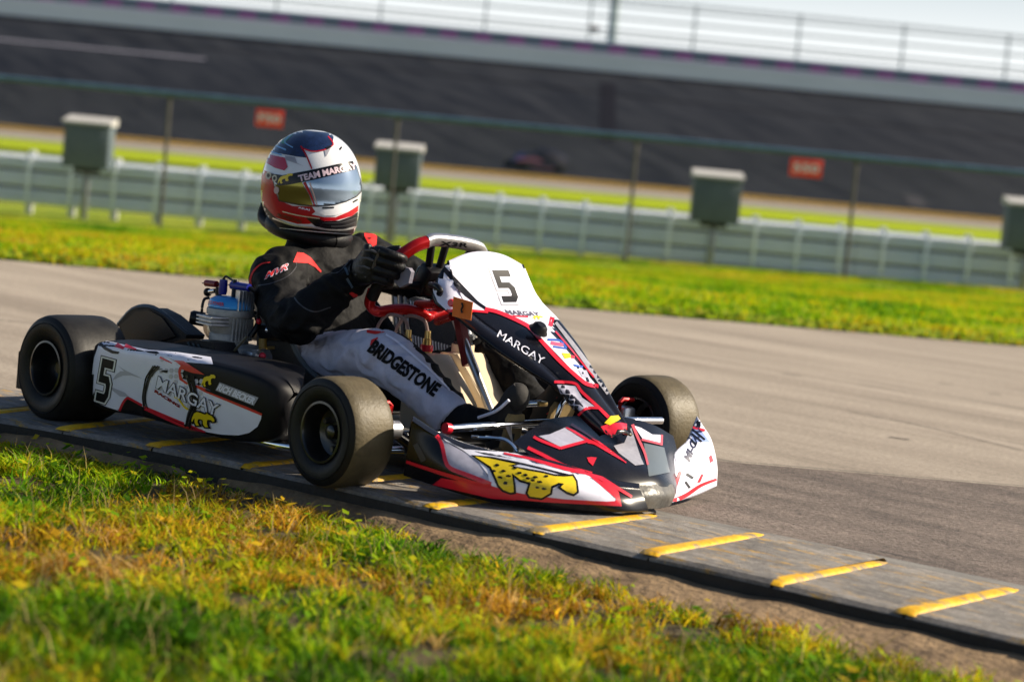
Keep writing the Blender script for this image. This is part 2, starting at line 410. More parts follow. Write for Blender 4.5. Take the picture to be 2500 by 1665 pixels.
for a, b in (((-0.9707,3.6996,-0.012), (-0.8853,3.7197,-0.012)), ((0.6197,2.2706,-0.012), (0.6905,2.2972,-0.012)), ((-0.6403,4.4159,-0.012), (-0.5825,4.4339,-0.012)), ((-0.3229,4.3337,-0.012), (-0.2686,4.3355,-0.012))):
    crack([a[:2], ((a[0]+b[0])/2+.01, (a[1]+b[1])/2), b[:2]], .014, -.0125)

# ---- kerb: concrete slabs with raised yellow ribs
SLAB = mat('kerb_concrete', (.12, .112, .105), .8, col2=(.29, .268, .245), vscale=2.2, bump=.6, bscale=70, stretch=((2.5, 9, 1), (0, 0, R(-8))))
def slab_mat():
    m = SLAB.copy(); m.name = 'kerb_concrete_worn_yellow'; n = m.node_tree.nodes; L = m.node_tree.links; p = n['Principled BSDF']
    old = p.inputs['Base Color'].links[0].from_socket
    tc = n.new('ShaderNodeTexCoord'); mp = n.new('ShaderNodeMapping'); mp.inputs['Scale'].default_value = (5, 22, 1); mp.inputs['Rotation'].default_value = (0, 0, R(-8)); L.new(tc.outputs['Object'], mp.inputs[0])
    a = n.new('ShaderNodeTexNoise'); a.inputs['Scale'].default_value = 1.5; a.inputs['Detail'].default_value = 7; a.inputs['Roughness'].default_value = .75; L.new(mp.outputs[0], a.inputs['Vector'])
    r = n.new('ShaderNodeValToRGB'); r.color_ramp.elements[0].position = .54; r.color_ramp.elements[1].position = .64; L.new(a.outputs['Fac'], r.inputs[0])
    mx = n.new('ShaderNodeMixRGB'); mx.inputs[2].default_value = (.50, .29, .03, 1); L.new(r.outputs[0], mx.inputs[0]); L.new(old, mx.inputs[1]); L.new(mx.outputs[0], p.inputs['Base Color'])
    return m
SLAB2 = slab_mat()
RIB = mat('yellow_kerb_paint', (.70, .36, .006), .55, col2=(.85, .50, .010), vscale=14, bump=.4, bscale=60)
def wear(m, thr, col, sc, stretch):
    n = m.node_tree.nodes; L = m.node_tree.links; p = n['Principled BSDF']; old = p.inputs['Base Color'].links[0].from_socket
    tc = n.new('ShaderNodeTexCoord'); mp = n.new('ShaderNodeMapping'); mp.inputs['Scale'].default_value = stretch; mp.inputs['Rotation'].default_value = (0, 0, R(-8)); L.new(tc.outputs['Object'], mp.inputs[0])
    a = n.new('ShaderNodeTexNoise'); a.inputs['Scale'].default_value = sc; a.inputs['Detail'].default_value = 8; a.inputs['Roughness'].default_value = .7; L.new(mp.outputs[0], a.inputs['Vector'])
    r = n.new('ShaderNodeValToRGB'); r.color_ramp.elements[0].position = thr; r.color_ramp.elements[1].position = thr+.07; L.new(a.outputs['Fac'], r.inputs[0])
    mx = n.new('ShaderNodeMixRGB'); mx.inputs[2].default_value = (*col, 1); L.new(r.outputs[0], mx.inputs[0]); L.new(old, mx.inputs[1]); L.new(mx.outputs[0], p.inputs['Base Color'])
aggregate(ASPH, 55, .72, 1.22); aggregate(ASPD, 60, .55, 1.5); aggregate(SLAB2, 60, .65, 1.3); aggregate(RIB, 50, .8, 1.15)
wear(RIB, .53, (.27, .21, .12), 9, (1, 2, 1))
wear(WHITE, .66, (.34, .34, .38), 16, (1, 1, 1)); wear(GBLACK, .66, (.05, .05, .05), 14, (1, 1, 2))
wear(RIB, .63, (.05, .045, .04), 5, (1.5, 8, 1))
wear(SLAB2, .60, (.055, .05, .048), 3, (.8, 12, 1))
wear(ASPD, .60, (.05, .042, .038), 3, (.5, 5, 1))
wear(ASPH, .59, (.16, .135, .11), 1.3, (.25, 4, 1))
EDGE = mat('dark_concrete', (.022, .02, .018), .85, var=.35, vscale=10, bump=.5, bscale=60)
kerb = empty('kerb', (1.0, -.58, 0)); tag(kerb, 'low grey concrete kerb with raised yellow ribs under the kart', kind='structure')
def kid(o, par):
    o.parent = par; o.matrix_parent_inverse = Matrix.Translation(par.location).inverted(); return o
# arc length at the rib seen just ahead of the nose
s_ref = min((abs(kat(s)[0].x-1.66), s) for s in [i*.02 for i in range(900)])[1]
base = MB()
s = s_ref-12*.292; prev = None
rib_s = [s_ref+.298*i for i in range(-16, 20)]
for i, s in enumerate(rib_s[:-1]):
    s1 = rib_s[i+1]; pts = []
    for f in (0, .5, 1):
        p, nn, d = kat(s+.003+(s1-s-.006)*f); pts.append((p, nn))
    dz = .004*math.sin(i*2.3); col = []
    for w_, z_ in ((0, -.002), (.012, .006), (.47, .010), (.485, .002)):
        col.append([p+nn*w_+Vector((0, 0, z_+dz)) for p, nn in pts])
    rows_ = [[p+nn*0+Vector((0, 0, -.06)) for p, nn in pts]]+col+[[p+nn*.485+Vector((0, 0, -.06)) for p, nn in pts]]
    kid(MB().grid(rows_).build('kerb_slab', SLAB2, smooth=30), kerb)
    p, nn, d = kat(s); d2 = d*.024
    sect = [(-.024, 0), (-.021, .007), (-.012, .010), (.012, .010), (.021, .007), (.024, 0)]
    rr = []
    for w_, hh in ((.0, .0), (.012, .8), (.05, 1), (.42, 1), (.46, .7), (.478, 0)):
        rr.append([p+nn*w_+d*a+Vector((0, 0, .003+dz+hh*b)) for a, b in sect])
    kid(MB().grid(rr).build('rib', RIB, smooth=50), kerb)
fl = []
pk = [kat(s) for s in [rib_s[0]+.1*i for i in range(104)]]
kid(MB().grid([[p+nn*.49+Vector((0, 0, -.004)) for p, nn, d in pk], [p+nn*.62+Vector((0, 0, -.010)) for p, nn, d in pk]]).build('gutter_strip', mat('gutter_concrete', (.11, .105, .10), .8, col2=(.24, .23, .21), vscale=2.5, bump=.4, stretch=((1, 7, 1), (0, 0, R(-8)))), smooth=0), kerb)
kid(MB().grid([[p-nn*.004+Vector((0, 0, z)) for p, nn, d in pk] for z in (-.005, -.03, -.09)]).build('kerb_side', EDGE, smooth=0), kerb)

# bare trodden soil along the kerb
SOIL = mat('bare_soil', (.10, .062, .030), .95, col2=(.30, .20, .105), vscale=9, bump=.9, bscale=50)
A = []; B = []; M_ = []
for p, nn, d in pk:
    if -1.2 < p.x < 5.5:
        wd = .03+.20*sm(p.x, .7, 2.3)+.05*nz(p.x, 0, 2.3)
        A.append(p+nn*.02+Vector((0, 0, -.022+.026*nz(p.x, 3, 4)))); M_.append(p-nn*wd*.6+Vector((0, 0, -.034+.004*nz(p.x, 1, 6)))); q = p-nn*wd; B.append(q+Vector((0, 0, -.058+lawn(q.x, q.y))))
tag(MB().grid([A, M_, B]).build('soil_strip', SOIL, smooth=60), 'bare brown soil along the outer foot of the kerb', kind='structure')
# ---- grass blades (uncountable): near verge, far verge
def blades(name, P, H, Wd, cols, seg=2, lean=.5):
    n = len(P); ang = np.random.rand(n)*2*np.pi; la = np.random.rand(n)*2*np.pi; ln = lean*H*(.2+np.random.rand(n))
    side = np.stack([np.cos(ang), np.sin(ang), np.zeros(n)], 1)*Wd[:, None]/2
    tip = np.stack([np.cos(la)*ln, np.sin(la)*ln, H], 1); mid = np.stack([np.cos(la)*ln*.35, np.sin(la)*ln*.35, H*.6], 1)
    V = np.stack([P-side, P+side, P+mid+side*.75, P+mid-side*.75, P+tip], 1).reshape(-1, 3)
    b = np.arange(n)*5
    loops = np.concatenate([np.stack([b, b+1, b+2, b+3], 1), np.stack([b+3, b+2, b+4], 1)], 1).reshape(-1)
    st = (np.arange(n)[:, None]*7+np.array([0, 4])).reshape(-1)
    me = bpy.data.meshes.new(name); me.vertices.add(n*5); me.vertices.foreach_set('co', V.astype(np.float32).ravel())
    me.loops.add(n*7); me.loops.foreach_set('vertex_index', loops.astype(np.int32)); me.polygons.add(n*2); me.polygons.foreach_set('loop_start', st.astype(np.int32))
    a = me.attributes.new('tint', 'FLOAT_COLOR', 'POINT'); cc = np.repeat(np.concatenate([cols, np.ones((n, 1))], 1), 5, 0); a.data.foreach_set('color', cc.astype(np.float32).ravel())
    me.update(); me.validate(); return me
def blade_mat():
    m = bpy.data.materials.new('grass_blades'); m.use_nodes = True; n = m.node_tree.nodes; L = m.node_tree.links; p = n['Principled BSDF']
    at = n.new('ShaderNodeAttribute'); at.attribute_name = 'tint'; L.new(at.outputs['Color'], p.inputs['Base Color']); p.inputs['Roughness'].default_value = .7; p.inputs['Specular IOR Level'].default_value = .12
    tr = n.new('ShaderNodeBsdfTranslucent'); L.new(at.outputs['Color'], tr.inputs[0]); ad = n.new('ShaderNodeMixShader'); ad.inputs[0].default_value = .5
    L.new(p.outputs[0], ad.inputs[1]); L.new(tr.outputs[0], ad.inputs[2]); L.new(ad.outputs[0], n['Material Output'].inputs[0]); return m
BLD = blade_mat()
PAL = np.array([(.05, .15, .004), (.14, .33, .005), (.34, .48, .008), (.55, .50, .012), (.66, .40, .02), (.44, .20, .02), (.66, .45, .16)])
def tint(t, n):
    """natural colour along green - yellow - straw"""
    t = np.clip(t+np.random.randn(n)*.13, 0, .999)*(len(PAL)-1); i = t.astype(int); f = (t-i)[:, None]
    return PAL[i]*(1-f)+PAL[np.minimum(i+1, len(PAL)-1)]*f
def near_points(n, seed):
    rs = np.random.RandomState(seed); x = rs.rand(n)*5.4-1.6; y = rs.rand(n)*2.9-3.0
    d = kedge(x)-y
    ok = (d > .03) & ((x-4.9)*-.7071+(y+3.86)*.7071 > 1.6)
    x, y, d = x[ok], y[ok], d[ok]
    dens = np.array([nz(a, b, 3.0, 1.)*.7+nz(a, b, 8.0, 5.)*.4 for a, b in zip(x, y)])
    bare = np.clip((x-.6)/1.2, 0, 1)*.19+.02
    keep = (rs.rand(len(x)) < np.clip((d-bare*.7)/(bare*.9+.02), .02, 1)) & (dens+rs.rand(len(x))*.8 > .16)
    return x[keep], y[keep], d[keep]
tx, ty, td = near_points(15500, 1)
tt = np.array([nz(a, b, 1.5, 11.)*.75+nz(a, b, 6., 21.)*.45 for a, b in zip(tx, ty)])+.40+.22*np.exp(-td/.18)+.05*(tx-1)+np.random.randn(len(tx))*.14
NB = 24
x = np.repeat(tx, NB); y = np.repeat(ty, NB); d = np.repeat(td, NB); t = np.repeat(tt, NB); sz = np.repeat(.55+.8*np.random.rand(len(tx)), NB)
rad = .030*sz*np.sqrt(np.random.rand(len(x))); an = np.random.rand(len(x))*6.283
x = x+np.cos(an)*rad; y = y+np.sin(an)*rad
z = np.array([-.05+lawn(a, b) for a, b in zip(x, y)])-.004
hh = (.016+.024*np.random.rand(len(x)))*sz*np.clip(d/.22, .45, 1)
br = np.repeat(np.clip(.82+.34*np.random.randn(len(tx)), .22, 1.5), NB)[:, None]
gm = blades('verge_grass', np.stack([x, y, z], 1), hh, .0028+.0034*np.random.rand(len(x)), tint(t, len(x))*br, lean=1.4)
tag(link('verge_grass', gm, BLD), 'rough green and straw grass in the foreground below the kerb', kind='stuff')
# dry seed stems standing above the grass
x, y, d = near_points(5200, 4)
z = np.array([-.05+lawn(a, b) for a, b in zip(x, y)])
gm = blades('dry_stems', np.stack([x, y, z], 1), (.04+.045*np.random.rand(len(x)))*np.clip(d/.3, .3, 1), .0016+.0012*np.random.rand(len(x)), np.array([(.50, .38, .16)])*(.5+.7*np.random.rand(len(x), 1)), lean=.9)
tag(link('dry_stems', gm, BLD), 'thin straw coloured dry stems standing out of the foreground grass', kind='stuff')
# broad leaves among the grass
x, y, d = near_points(16000, 2)
def leaves(name, x, y):
    n = len(x); P = np.stack([x, y, np.array([-.05+lawn(a, b) for a, b in zip(x, y)])+.006+.034*np.random.rand(n)], 1)
    r = .005+.008*np.random.rand(n)**1.5; a = np.random.rand(n)*6.283; tl = np.random.randn(n)*.3; tl2 = np.random.randn(n)*.3
    u = np.stack([np.cos(a), np.sin(a), tl], 1); v = np.stack([-np.sin(a), np.cos(a), tl2], 1)
    V = np.stack([P-u*r[:, None]*1.3, P-v*r[:, None]*.7-u*r[:, None]*.2, P+u*r[:, None]*1.3, P+v*r[:, None]*.7-u*r[:, None]*.2], 1).reshape(-1, 3)
    b = np.arange(n)*4; loops = np.stack([b, b+1, b+2, b, b+2, b+3], 1).reshape(-1); st = np.arange(n*2)*3
    me = bpy.data.meshes.new(name); me.vertices.add(n*4); me.vertices.foreach_set('co', V.astype(np.float32).ravel()); me.loops.add(n*6); me.loops.foreach_set('vertex_index', loops.astype(np.int32)); me.polygons.add(n*2); me.polygons.foreach_set('loop_start', st.astype(np.int32))
    t = np.array([nz(p, q, 1.6, 11.)*.75+nz(p, q, 6., 31.)*.45 for p, q in zip(x, y)])+.33
    at = me.attributes.new('tint', 'FLOAT_COLOR', 'POINT'); cc = np.repeat(np.concatenate([tint(t, n), np.ones((n, 1))], 1), 4, 0); at.data.foreach_set('color', cc.astype(np.float32).ravel()); me.update(); me.validate(); return me
tag(link('verge_leaves', leaves('verge_leaves', x, y), BLD), 'small broad leaves and fallen dry leaves scattered through the foreground grass', kind='stuff')
# verge between track and fence
n = 230000; rs = np.random.RandomState(5)
e = .04+rs.rand(n)**1.35*17.5; u = rs.rand(n)*23-11.5
px = EO.x+EN.x*e+ED.x*u; py = EO.y+EN.y*e+ED.y*u
z = np.array([gz(a, b) for a, b in zip(e, u)])
t = np.array([nz(a, b, .45, 3.)*.55+nz(a, b*2, 1.6, 8.)*.35 for a, b in zip(e, u)])+.34+.12*np.exp(-e/.4)
gm = blades('far_verge_grass', np.stack([px, py, z], 1), (.016+.024*rs.rand(n))*(1+.35*np.array([nz(a, b, 1.2, 4.) for a, b in zip(e, u)])), .009+.010*rs.rand(n), tint(t, n)*np.array([.85, .92, .7]), lean=.7)
tag(link('far_verge_grass', gm, BLD), 'bright green grass verge between the track and the fence', kind='stuff')

# ================================================================== background: fence, guardrail, cabinets
GALV = mat('galvanised_steel', (.30, .31, .32), .5, metal=.7, var=.15, vscale=12)
FQ = 30.0
def fbase(l): return -.49+.0166*(max(-9, min(9, l))+7.05)
fence = empty('chain_link_fence', site(FQ, 0, -.4)); tag(fence, 'tall chain link fence with dark top rail along the far verge', 'fence')
posts_l = [(-4.981,0.7948)[0], (-1.8423,0.7893)[0], (1.4571,0.7988)[0], (4.483,0.7827)[0]]
sp = (posts_l[3]-posts_l[0])/3
FT = 1.29
POSTM = mat('weathered_post', (.12, .11, .10), .65, metal=.3, var=.2, vscale=10)
for l in [posts_l[0]-k_*sp for k_ in (5, 4, 3, 2, 1)]+posts_l+[posts_l[3]+k_*sp for k_ in (1, 2, 3, 4, 5)]:
    b = fbase(l)
    po = MB().tube([site(FQ, l, b-.1), site(FQ, l, FT-.01)], .026, 12).lathe([(.0, .05), (.02, .045), (.036, .02), (.042, 0), (.042, -.05)], site(FQ, l, FT-.03), (0, 0, 1), 12).build('post', POSTM); kid(po, fence)
RAILM = mat('blue_fence_rail', (.07, .13, .19), .45, metal=.2, var=.2, vscale=5)
kid(MB().tube([site(FQ-.03, -21, FT-.01), site(FQ-.03, 21, FT+.03)], .042, 12).build('top_rail', RAILM), fence)
wv = []; wf = []
def wire(a, b, r=.0017):
    a, b = Vector(a), Vector(b); d = (b-a).normalized(); p = d.cross(SV).normalized()*r; q = SV*r; k = len(wv)
    for c_ in (a, b): wv.extend([c_+p, c_-p*.5+q*.87, c_-p*.5-q*.87])
    wf.extend([(k, k+1, k+4, k+3), (k+1, k+2, k+5, k+4), (k+2, k, k+3, k+5)])
hgt = 1.62; l = -21
while l < 19.5:
    for sg in (1, -1):
        a = l if sg > 0 else l+hgt
        wire(site(FQ+.02+.003*sg, a, fbase(a)+.02), site(FQ+.02+.003*sg, a+sg*hgt, FT-.03))
    l += .075
kid(MB().add(wv, wf).build('wire_mesh', mat('fence_wire', (.17, .16, .15), .6, metal=.3), smooth=0), fence)

# guardrail
GQ = 31.4
GMAT = mat('galvanised_rail', (.80, .87, .98), .36, metal=.1, col2=(.90, .94, 1.0), vscale=1.2)
GPOST = mat('rail_post_white', (.80, .80, .80), .55, var=.1, vscale=8)
gr = empty('guardrail', site(GQ, 0, -.4)); tag(gr, 'triple pale steel guardrail behind the chain link fence', 'guardrail')
def gtop(l): return .285+.004*(max(-9, min(9, l))+7)
wprof = [(0, 0), (.0, .02), (.06, .055), (.06, .085), (.012, .115), (.012, .135), (.06, .165), (.06, .195), (0, .23), (0, .25)]
for i in range(-6, 7):
    for k in range(3):
        rws = []
        for l in (i*3.2-1.6+.004, i*3.2+1.6-.004):
            zt = gtop(l)-.225*(k+1)-.024*k
            rws.append([site(GQ-a*2.2, l, zt+b*.84) for a, b in wprof])
        kid(MB().grid(rws).build('beam', GMAT, smooth=50), gr)
kid(MB().grid([[site(GQ+.006, l, gtop(l)-.03), site(GQ+.006, l, gtop(l)-.72)] for l in (-20.5, -9, 9, 20.5)]).build('gap_shade_sheet', mat('gap_shade', (.055, .065, .075), .7), smooth=0), gr)  # added dark sheet standing in for the shade between beams
l = -20.04
while l < 20.2:
    kid(MB().box(site(GQ+.05, l, gtop(l)-.42), (.10, .07, .92), rot=R(45), bev=.006).build('post', GPOST), gr)
    kid(MB().box(site(GQ-.155, l, gtop(l)-.35), (.055, .02, .70), rot=R(45), bev=.006).build('front_strap', GMAT), gr)
    l += .615
# marshal cabinets on posts
BQ = 30.7
CAB = mat('cabinet_green_grey', (.075, .105, .125), .55, col2=(.105, .14, .16), vscale=3, bump=.1)
LID = mat('cabinet_lid_white', (.52, .51, .49), .5, var=.06, vscale=6)
where = ['leftmost, left of the first fence post', 'just right of the helmet', 'left of the bright red sign', 'cut off by the right picture edge']
cabs = [((-6.528,0.7958), (-5.8382,0.1441)), ((-2.1597,0.8371), (-1.4828,0.2756)), ((2.3075,0.8632), (3.0252,0.2067)), ((6.7254,0.8847), (7.4514,0.2222))]
for i, (a, b) in enumerate(cabs):
    l0, l1 = a[0], b[0]; zt = a[1]-.03; zb = b[1]+.02; lc = (l0+l1)/2; wd = l1-l0-.05
    t = empty('cabinet', site(BQ, lc, fbase(lc))); tag(t, ['green grey cabinet with white sloped lid, ', 'green grey cabinet with white sloped lid, ', 'green grey cabinet with white sloped lid, ', 'green grey cabinet with white sloped lid, '][i]+where[i], 'cabinet', 'cabinets on posts along the guardrail')
    kid(MB().box(site(BQ, lc, (zt+zb)/2), (wd, .40, zt-zb), rot=R(45), bev=.012).build('housing', CAB), t)
    kid(MB().box(site(BQ-.205, lc, (zt+zb)/2-.02), (wd*.86, .012, (zt-zb)*.84), rot=R(45), bev=.004).build('door', CAB), t)
    f, bk = BQ-.26, BQ+.24; z0 = zt+.004
    pl = [site(f, 0, z0), site(f, 0, z0+.035), site(bk, 0, z0+.12), site(bk, 0, z0)]
    kid(MB().prism([p+SR*(l0-.0) for p in pl], SR, l1-l0).build('lid', LID, smooth=0, bev=.005), t)
    kid(MB().box(site(BQ, lc, zb-.035), (wd*.55, .22, .06), rot=R(45), bev=.01).build('mounting_plate', BLACK), t)
    kid(MB().box(site(BQ, lc, (zb-.06+fbase(lc)-.1)/2), (.09, .08, zb-.06-fbase(lc)+.1), rot=R(45), bev=.008).build('post', GALV), t)
# red distance signs wired to the fence
SGN = mat('red_sign_paint', (.92, .05, .008), .5, var=.05, vscale=6); SGW = mat('sign_white', (.75, .72, .74), .5)
for (a, b), s, lb in ((((-3.7727,1.2034), (-3.394,0.9653)), 'F50', 'orange red sign with white lettering on the fence, above the helmet\'s left'), (((3.5618,1.2165), (4.0056,0.9721)), '550', 'bright red sign reading 550 on the fence, far right of the kart')):
    lc = (a[0]+b[0])/2; wd = b[0]-a[0]; ht = a[1]-b[1]; zc = (a[1]+b[1])/2
    t = empty('fence_sign', site(29.9, lc, zc-ht/2)); tag(t, lb, 'sign', 'red signs on the chain link fence')
    kid(MB().box(site(29.9, lc, zc), (wd, .012, ht), rot=R(45), bev=.003).build('panel', SGN), t)
    bm = text_bm(s, .03); xs = [v.co.x for v in bm.verts]; ys = [v.co.y for v in bm.verts]
    for v in bm.verts:
        uu = (v.co.x-min(xs))/(max(xs)-min(xs))-.5; vv = (v.co.y-min(ys))/(max(ys)-min(ys))-.5
        v.co = v.co
    x0, x1, y0, y1 = min(xs), max(xs), min(ys), max(ys)
    for v in bm.verts: v.co = site(29.885, lc+((v.co.x-x0)/(x1-x0)-.5)*wd*.80, zc+((v.co.y-y0)/(y1-y0)-.5)*ht*.50)
    me = bpy.data.meshes.new('lettering'); bm.to_mesh(me); bm.free(); kid(link('lettering', me, SGW), t)

# ================================================================== the banked oval
def wide(name, prof, m, l0=-60, l1=60, n=24, smooth=0, kind=None, label=None):
    o = MB().grid([[site(q, l0+(l1-l0)*i/n, z) for i in range(n+1)] for q, z in prof]).build(name, m, smooth=smooth)
    return o
IG = mat('infield_lawn', (.27, .36, .004), .9, col2=(.33, .40, .006), vscale=.3, spec=.1)
o = wide('infield_grass', [(70, -.24), (101, -.20)], IG); tag(o, 'flat bright green infield strip below the oval', kind='structure')
AP = mat('apron_concrete', (.22, .20, .185), .8, col2=(.30, .275, .25), vscale=.6, stretch=((.1, 2, 1), (0, 0, R(-45))))
o = wide('apron', [(101, -.20), (115, .02)], AP); tag(o, 'pale concrete apron of the oval', kind='structure')
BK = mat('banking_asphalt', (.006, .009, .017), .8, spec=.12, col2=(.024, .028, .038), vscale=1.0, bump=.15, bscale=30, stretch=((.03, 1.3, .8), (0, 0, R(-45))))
def bz(q): return .03+(q-115)/18*6.78
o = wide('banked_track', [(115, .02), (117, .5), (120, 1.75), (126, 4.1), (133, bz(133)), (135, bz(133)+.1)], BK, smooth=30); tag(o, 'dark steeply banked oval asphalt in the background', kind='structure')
YP = mat('yellow_line_paint', (.50, .30, .02), .7, var=.1, vscale=.5)
def onbank(q):
    P = [(115, .02), (117, .5), (120, 1.75), (126, 4.1), (133, bz(133))]
    return float(np.interp(q, [a for a, b in P], [b for a, b in P]))
def line(name, pts, wd, m, dz=.02, label=None):
    A = [site(q, l, onbank(q)+dz) for q, l in pts]; B = [site(q+wd, l, onbank(q+wd)+dz) for q, l in pts]
    o = MB().grid([A, B]).build(name, m, smooth=0); tag(o, label, kind='structure'); return o
line('track_line', [(115.1, l) for l in range(-60, 61, 10)], .25, YP, label='lower yellow line at the foot of the banking')
line('track_line', [(115.75, l) for l in range(-60, 61, 10)], .22, YP, label='upper yellow line at the foot of the banking')
LP = mat('faded_white_paint', (.22, .22, .28), .8)
line('track_line', [(128.7, -60), (128.7, -40), (128.6, -19.5)], .22, LP, label='faded white line high on the banking at left')
TS = mat('rubber_groove', (.005, .006, .011), .8, spec=.12)
line('rubber_streak', [(132.4, l) for l in range(-60, 61, 10)], .6, TS, label='dark rubbered band below the barrier')
line('rubber_streak', [(130.9-.055*(l+27), l) for l in range(-27, 61, 8)], .16, TS, label='thin dark seam crossing the banking diagonally')
line('rubber_streak', [(123.2-.006*(l+60), l) for l in range(-60, 61, 10)], .16, TS, label='thin dark seam low on the banking')
pl_ = (4.2767,4.8854)[0]
A = [site(q, pl_-.45, onbank(q)+.02) for q in np.linspace(121.8, 131, 9)]; B = [site(q, pl_+.45, onbank(q)+.02) for q in np.linspace(121.8, 131, 9)]
o = MB().grid([A, B]).build('asphalt_patch', mat('patch_asphalt', (.006, .007, .014), .8, spec=.12), smooth=0); tag(o, 'dark vertical asphalt patch on the banking below the light pole', kind='structure')
pc = (21.0533,0.8624)
o = MB().grid([[site(117.0, pc[0]-.45, onbank(117.0)+.02), site(118.2, pc[0]-.75, onbank(118.2)+.02)], [site(117.0, pc[0]+.55, onbank(117.0)+.02), site(118.2, pc[0]+.2, onbank(118.2)+.02)]]).build('asphalt_patch', mat('pale_patch', (.05, .05, .06), .8, spec=.12), smooth=0); tag(o, 'small pale asphalt patch low on the banking at right', kind='structure')
WT = bz(133)
BARR = mat('barrier_paint', (.66, .70, .72), .6, col2=(.74, .77, .79), vscale=.4, stretch=((.05, 1, 3), (0, 0, R(-45))))
ba = empty('track_barrier', site(133.2, 0, WT)); tag(ba, 'long pale grey barrier along the top of the banking', 'barrier')
kid(MB().grid([[site(133.2, l, WT-.1), site(133.2, l, WT+1.0)] for l in range(-60, 61, 10)]).build('barrier_face', BARR, smooth=0), ba)
kid(MB().grid([[site(133.15, l, WT+1.0), site(133.15, l, WT+1.10), site(133.9, l, WT+1.16), site(133.9, l, WT+.8)] for l in range(-60, 61, 10)]).build('barrier_cap', mat('lit_cap_lavender', (.62, .62, .80), .5), smooth=0), ba)  # lit top edge put into the cap's lavender colour
cw = empty('retaining_wall', site(134.6, 0, WT)); tag(cw, 'blue grey retaining wall with purple plaques behind the barrier', 'wall')
kid(MB().grid([[site(134.6, l, WT), site(134.6, l, WT+1.78)] for l in range(-60, 61, 10)]).build('wall_face', mat('blue_grey_concrete', (.13, .17, .21), .7, var=.1, vscale=.4), smooth=0), cw)
kid(MB().grid([[site(134.58, l, WT+1.78), site(134.56, l, WT+1.90), site(135.2, l, WT+1.95), site(135.2, l, WT)] for l in range(-60, 61, 10)]).build('wall_cap', mat('lit_cap_blue_grey', (.33, .42, .52), .6), smooth=0), cw)  # paler than the wall face: light on its top painted in
PUR = mat('purple_plaque', (.34, .10, .30), .6, var=.15, vscale=3)
for i in range(-17, 18):
    kid(MB().box(site(134.55, i*2.07+.6, WT+1.42), (1.05, .05, .46), rot=R(45), bev=.04).build('plaque', PUR), cw)
cf = empty('catch_fence', site(135, 0, WT+1.9)); tag(cf, 'catch fence of thin posts and cables against the sky', 'fence')
FPM = mat('fence_post_grey', (.30, .36, .38), .6, metal=.3); CBM = mat('fence_cable', (.03, .05, .06), .5, metal=.4)
p0 = (22.221,9.7925)[0]; dp = p0-(15.7954,9.8604)[0]
ht = WT+1.9
for i in range(-11, 5):
    l = p0+dp*i
    kid(MB().box(site(135.0, l, ht+1.35), (.11, .13, 2.85), rot=R(45)).build('post', FPM, smooth=0), cf)
for hgt in (.41, .75, 1.52, 2.3, 2.6, 2.72):
    kid(MB().tube([site(134.9, -60, ht+hgt), site(134.9, 60, ht+hgt)], .055 if hgt < 2.5 else .03, 6).build('cable', CBM), cf)
lp = empty('light_pole', site(138, (4.4923,9.9305)[0], WT)); tag(lp, 'thick grey light pole rising behind the catch fence', 'pole')
kid(MB().tube([site(138, (4.4923,9.9305)[0], WT-1), site(138, (4.4923,9.9305)[0], WT+14)], [.36, .22], 16).build('shaft', mat('pole_steel', (.30, .36, .37), .5, metal=.3, var=.1, vscale=.5)), lp)
kid(MB().lathe([(.0, 0), (.55, 0), (.55, .12), (.40, .16), (.36, .5)], site(138, (4.4923,9.9305)[0], WT+1.6), (0, 0, 1), 16).build('base_flange', mat('flange_rust', (.30, .24, .14), .7)), lp)
kid(MB().box(site(138, (4.4923,9.9305)[0], WT+14.1), (2.6, .5, .5), rot=R(45), bev=.05).build('lamp_head', GALV), lp)
fb = (3.1657,9.4123)
hb = empty('camera_box', site(135.3, fb[0], ht+.9)); tag(hb, 'small dark box clamped to a catch fence post beside the light pole', 'box')
kid(MB().box(site(135.3, fb[0]+.1, fb[1]), (.55, .35, .26), rot=R(45), bev=.05).build('housing', BLACK), hb)
kid(MB().box(site(135.3, fb[0], fb[1]+.20), (.75, .5, .05), rot=R(45), bev=.01).build('sunshade', mat('shade_peach', (.6, .42, .34), .6)), hb)
# far race car low on the banking
cc = (0.6142,1.0043)
car = empty('race_car', site(117.6, cc[0], onbank(117.6))); tag(car, 'low dark race car with blue and pink nose on the banking', 'car')
def cp(x, y, z):   # x along the track to the right, y up the bank
    q = 117.6+y; return site(q, cc[0]+x, onbank(q)+z)
DK = mat('car_dark_paint', (.012, .011, .016), .4, coat=.3); CB = mat('car_blue_paint', (.012, .018, .12), .4, coat=.3); CP = mat('car_pink_paint', (.32, .13, .16), .5)
rw = []
for x, w_, z0, z1 in ((-1.45, .35, .14, .28), (-1.1, .55, .10, .42), (-.5, .6, .10, .55), (0, .6, .10, .82), (.6, .6, .10, .86), (1.1, .58, .10, .62), (1.45, .5, .14, .5)):
    rw.append([cp(x, -w_, z0), cp(x, -w_, z0+(z1-z0)*.6), cp(x, -w_*.6, z1), cp(x, w_*.6, z1), cp(x, w_, z0+(z1-z0)*.6), cp(x, w_, z0)])
kid(MB().grid(rw, closed=True, cap=True).build('body', DK, smooth=35), car)
kid(MB().grid([[cp(-1.52, -.3, .2), cp(-1.52, .3, .2)], [cp(-1.3, -.52, .36), cp(-1.3, .4, .36)], [cp(-.9, -.60, .47), cp(-.9, .4, .50)]]).build('nose_panel', CB), car)
kid(MB().grid([[cp(-1.25, -.53, .40), cp(-1.25, -.40, .47)], [cp(-.3, -.625, .50), cp(-.3, -.50, .66)], [cp(.1, -.63, .42), cp(.1, -.61, .56)]]).build('side_stripe', CP), car)
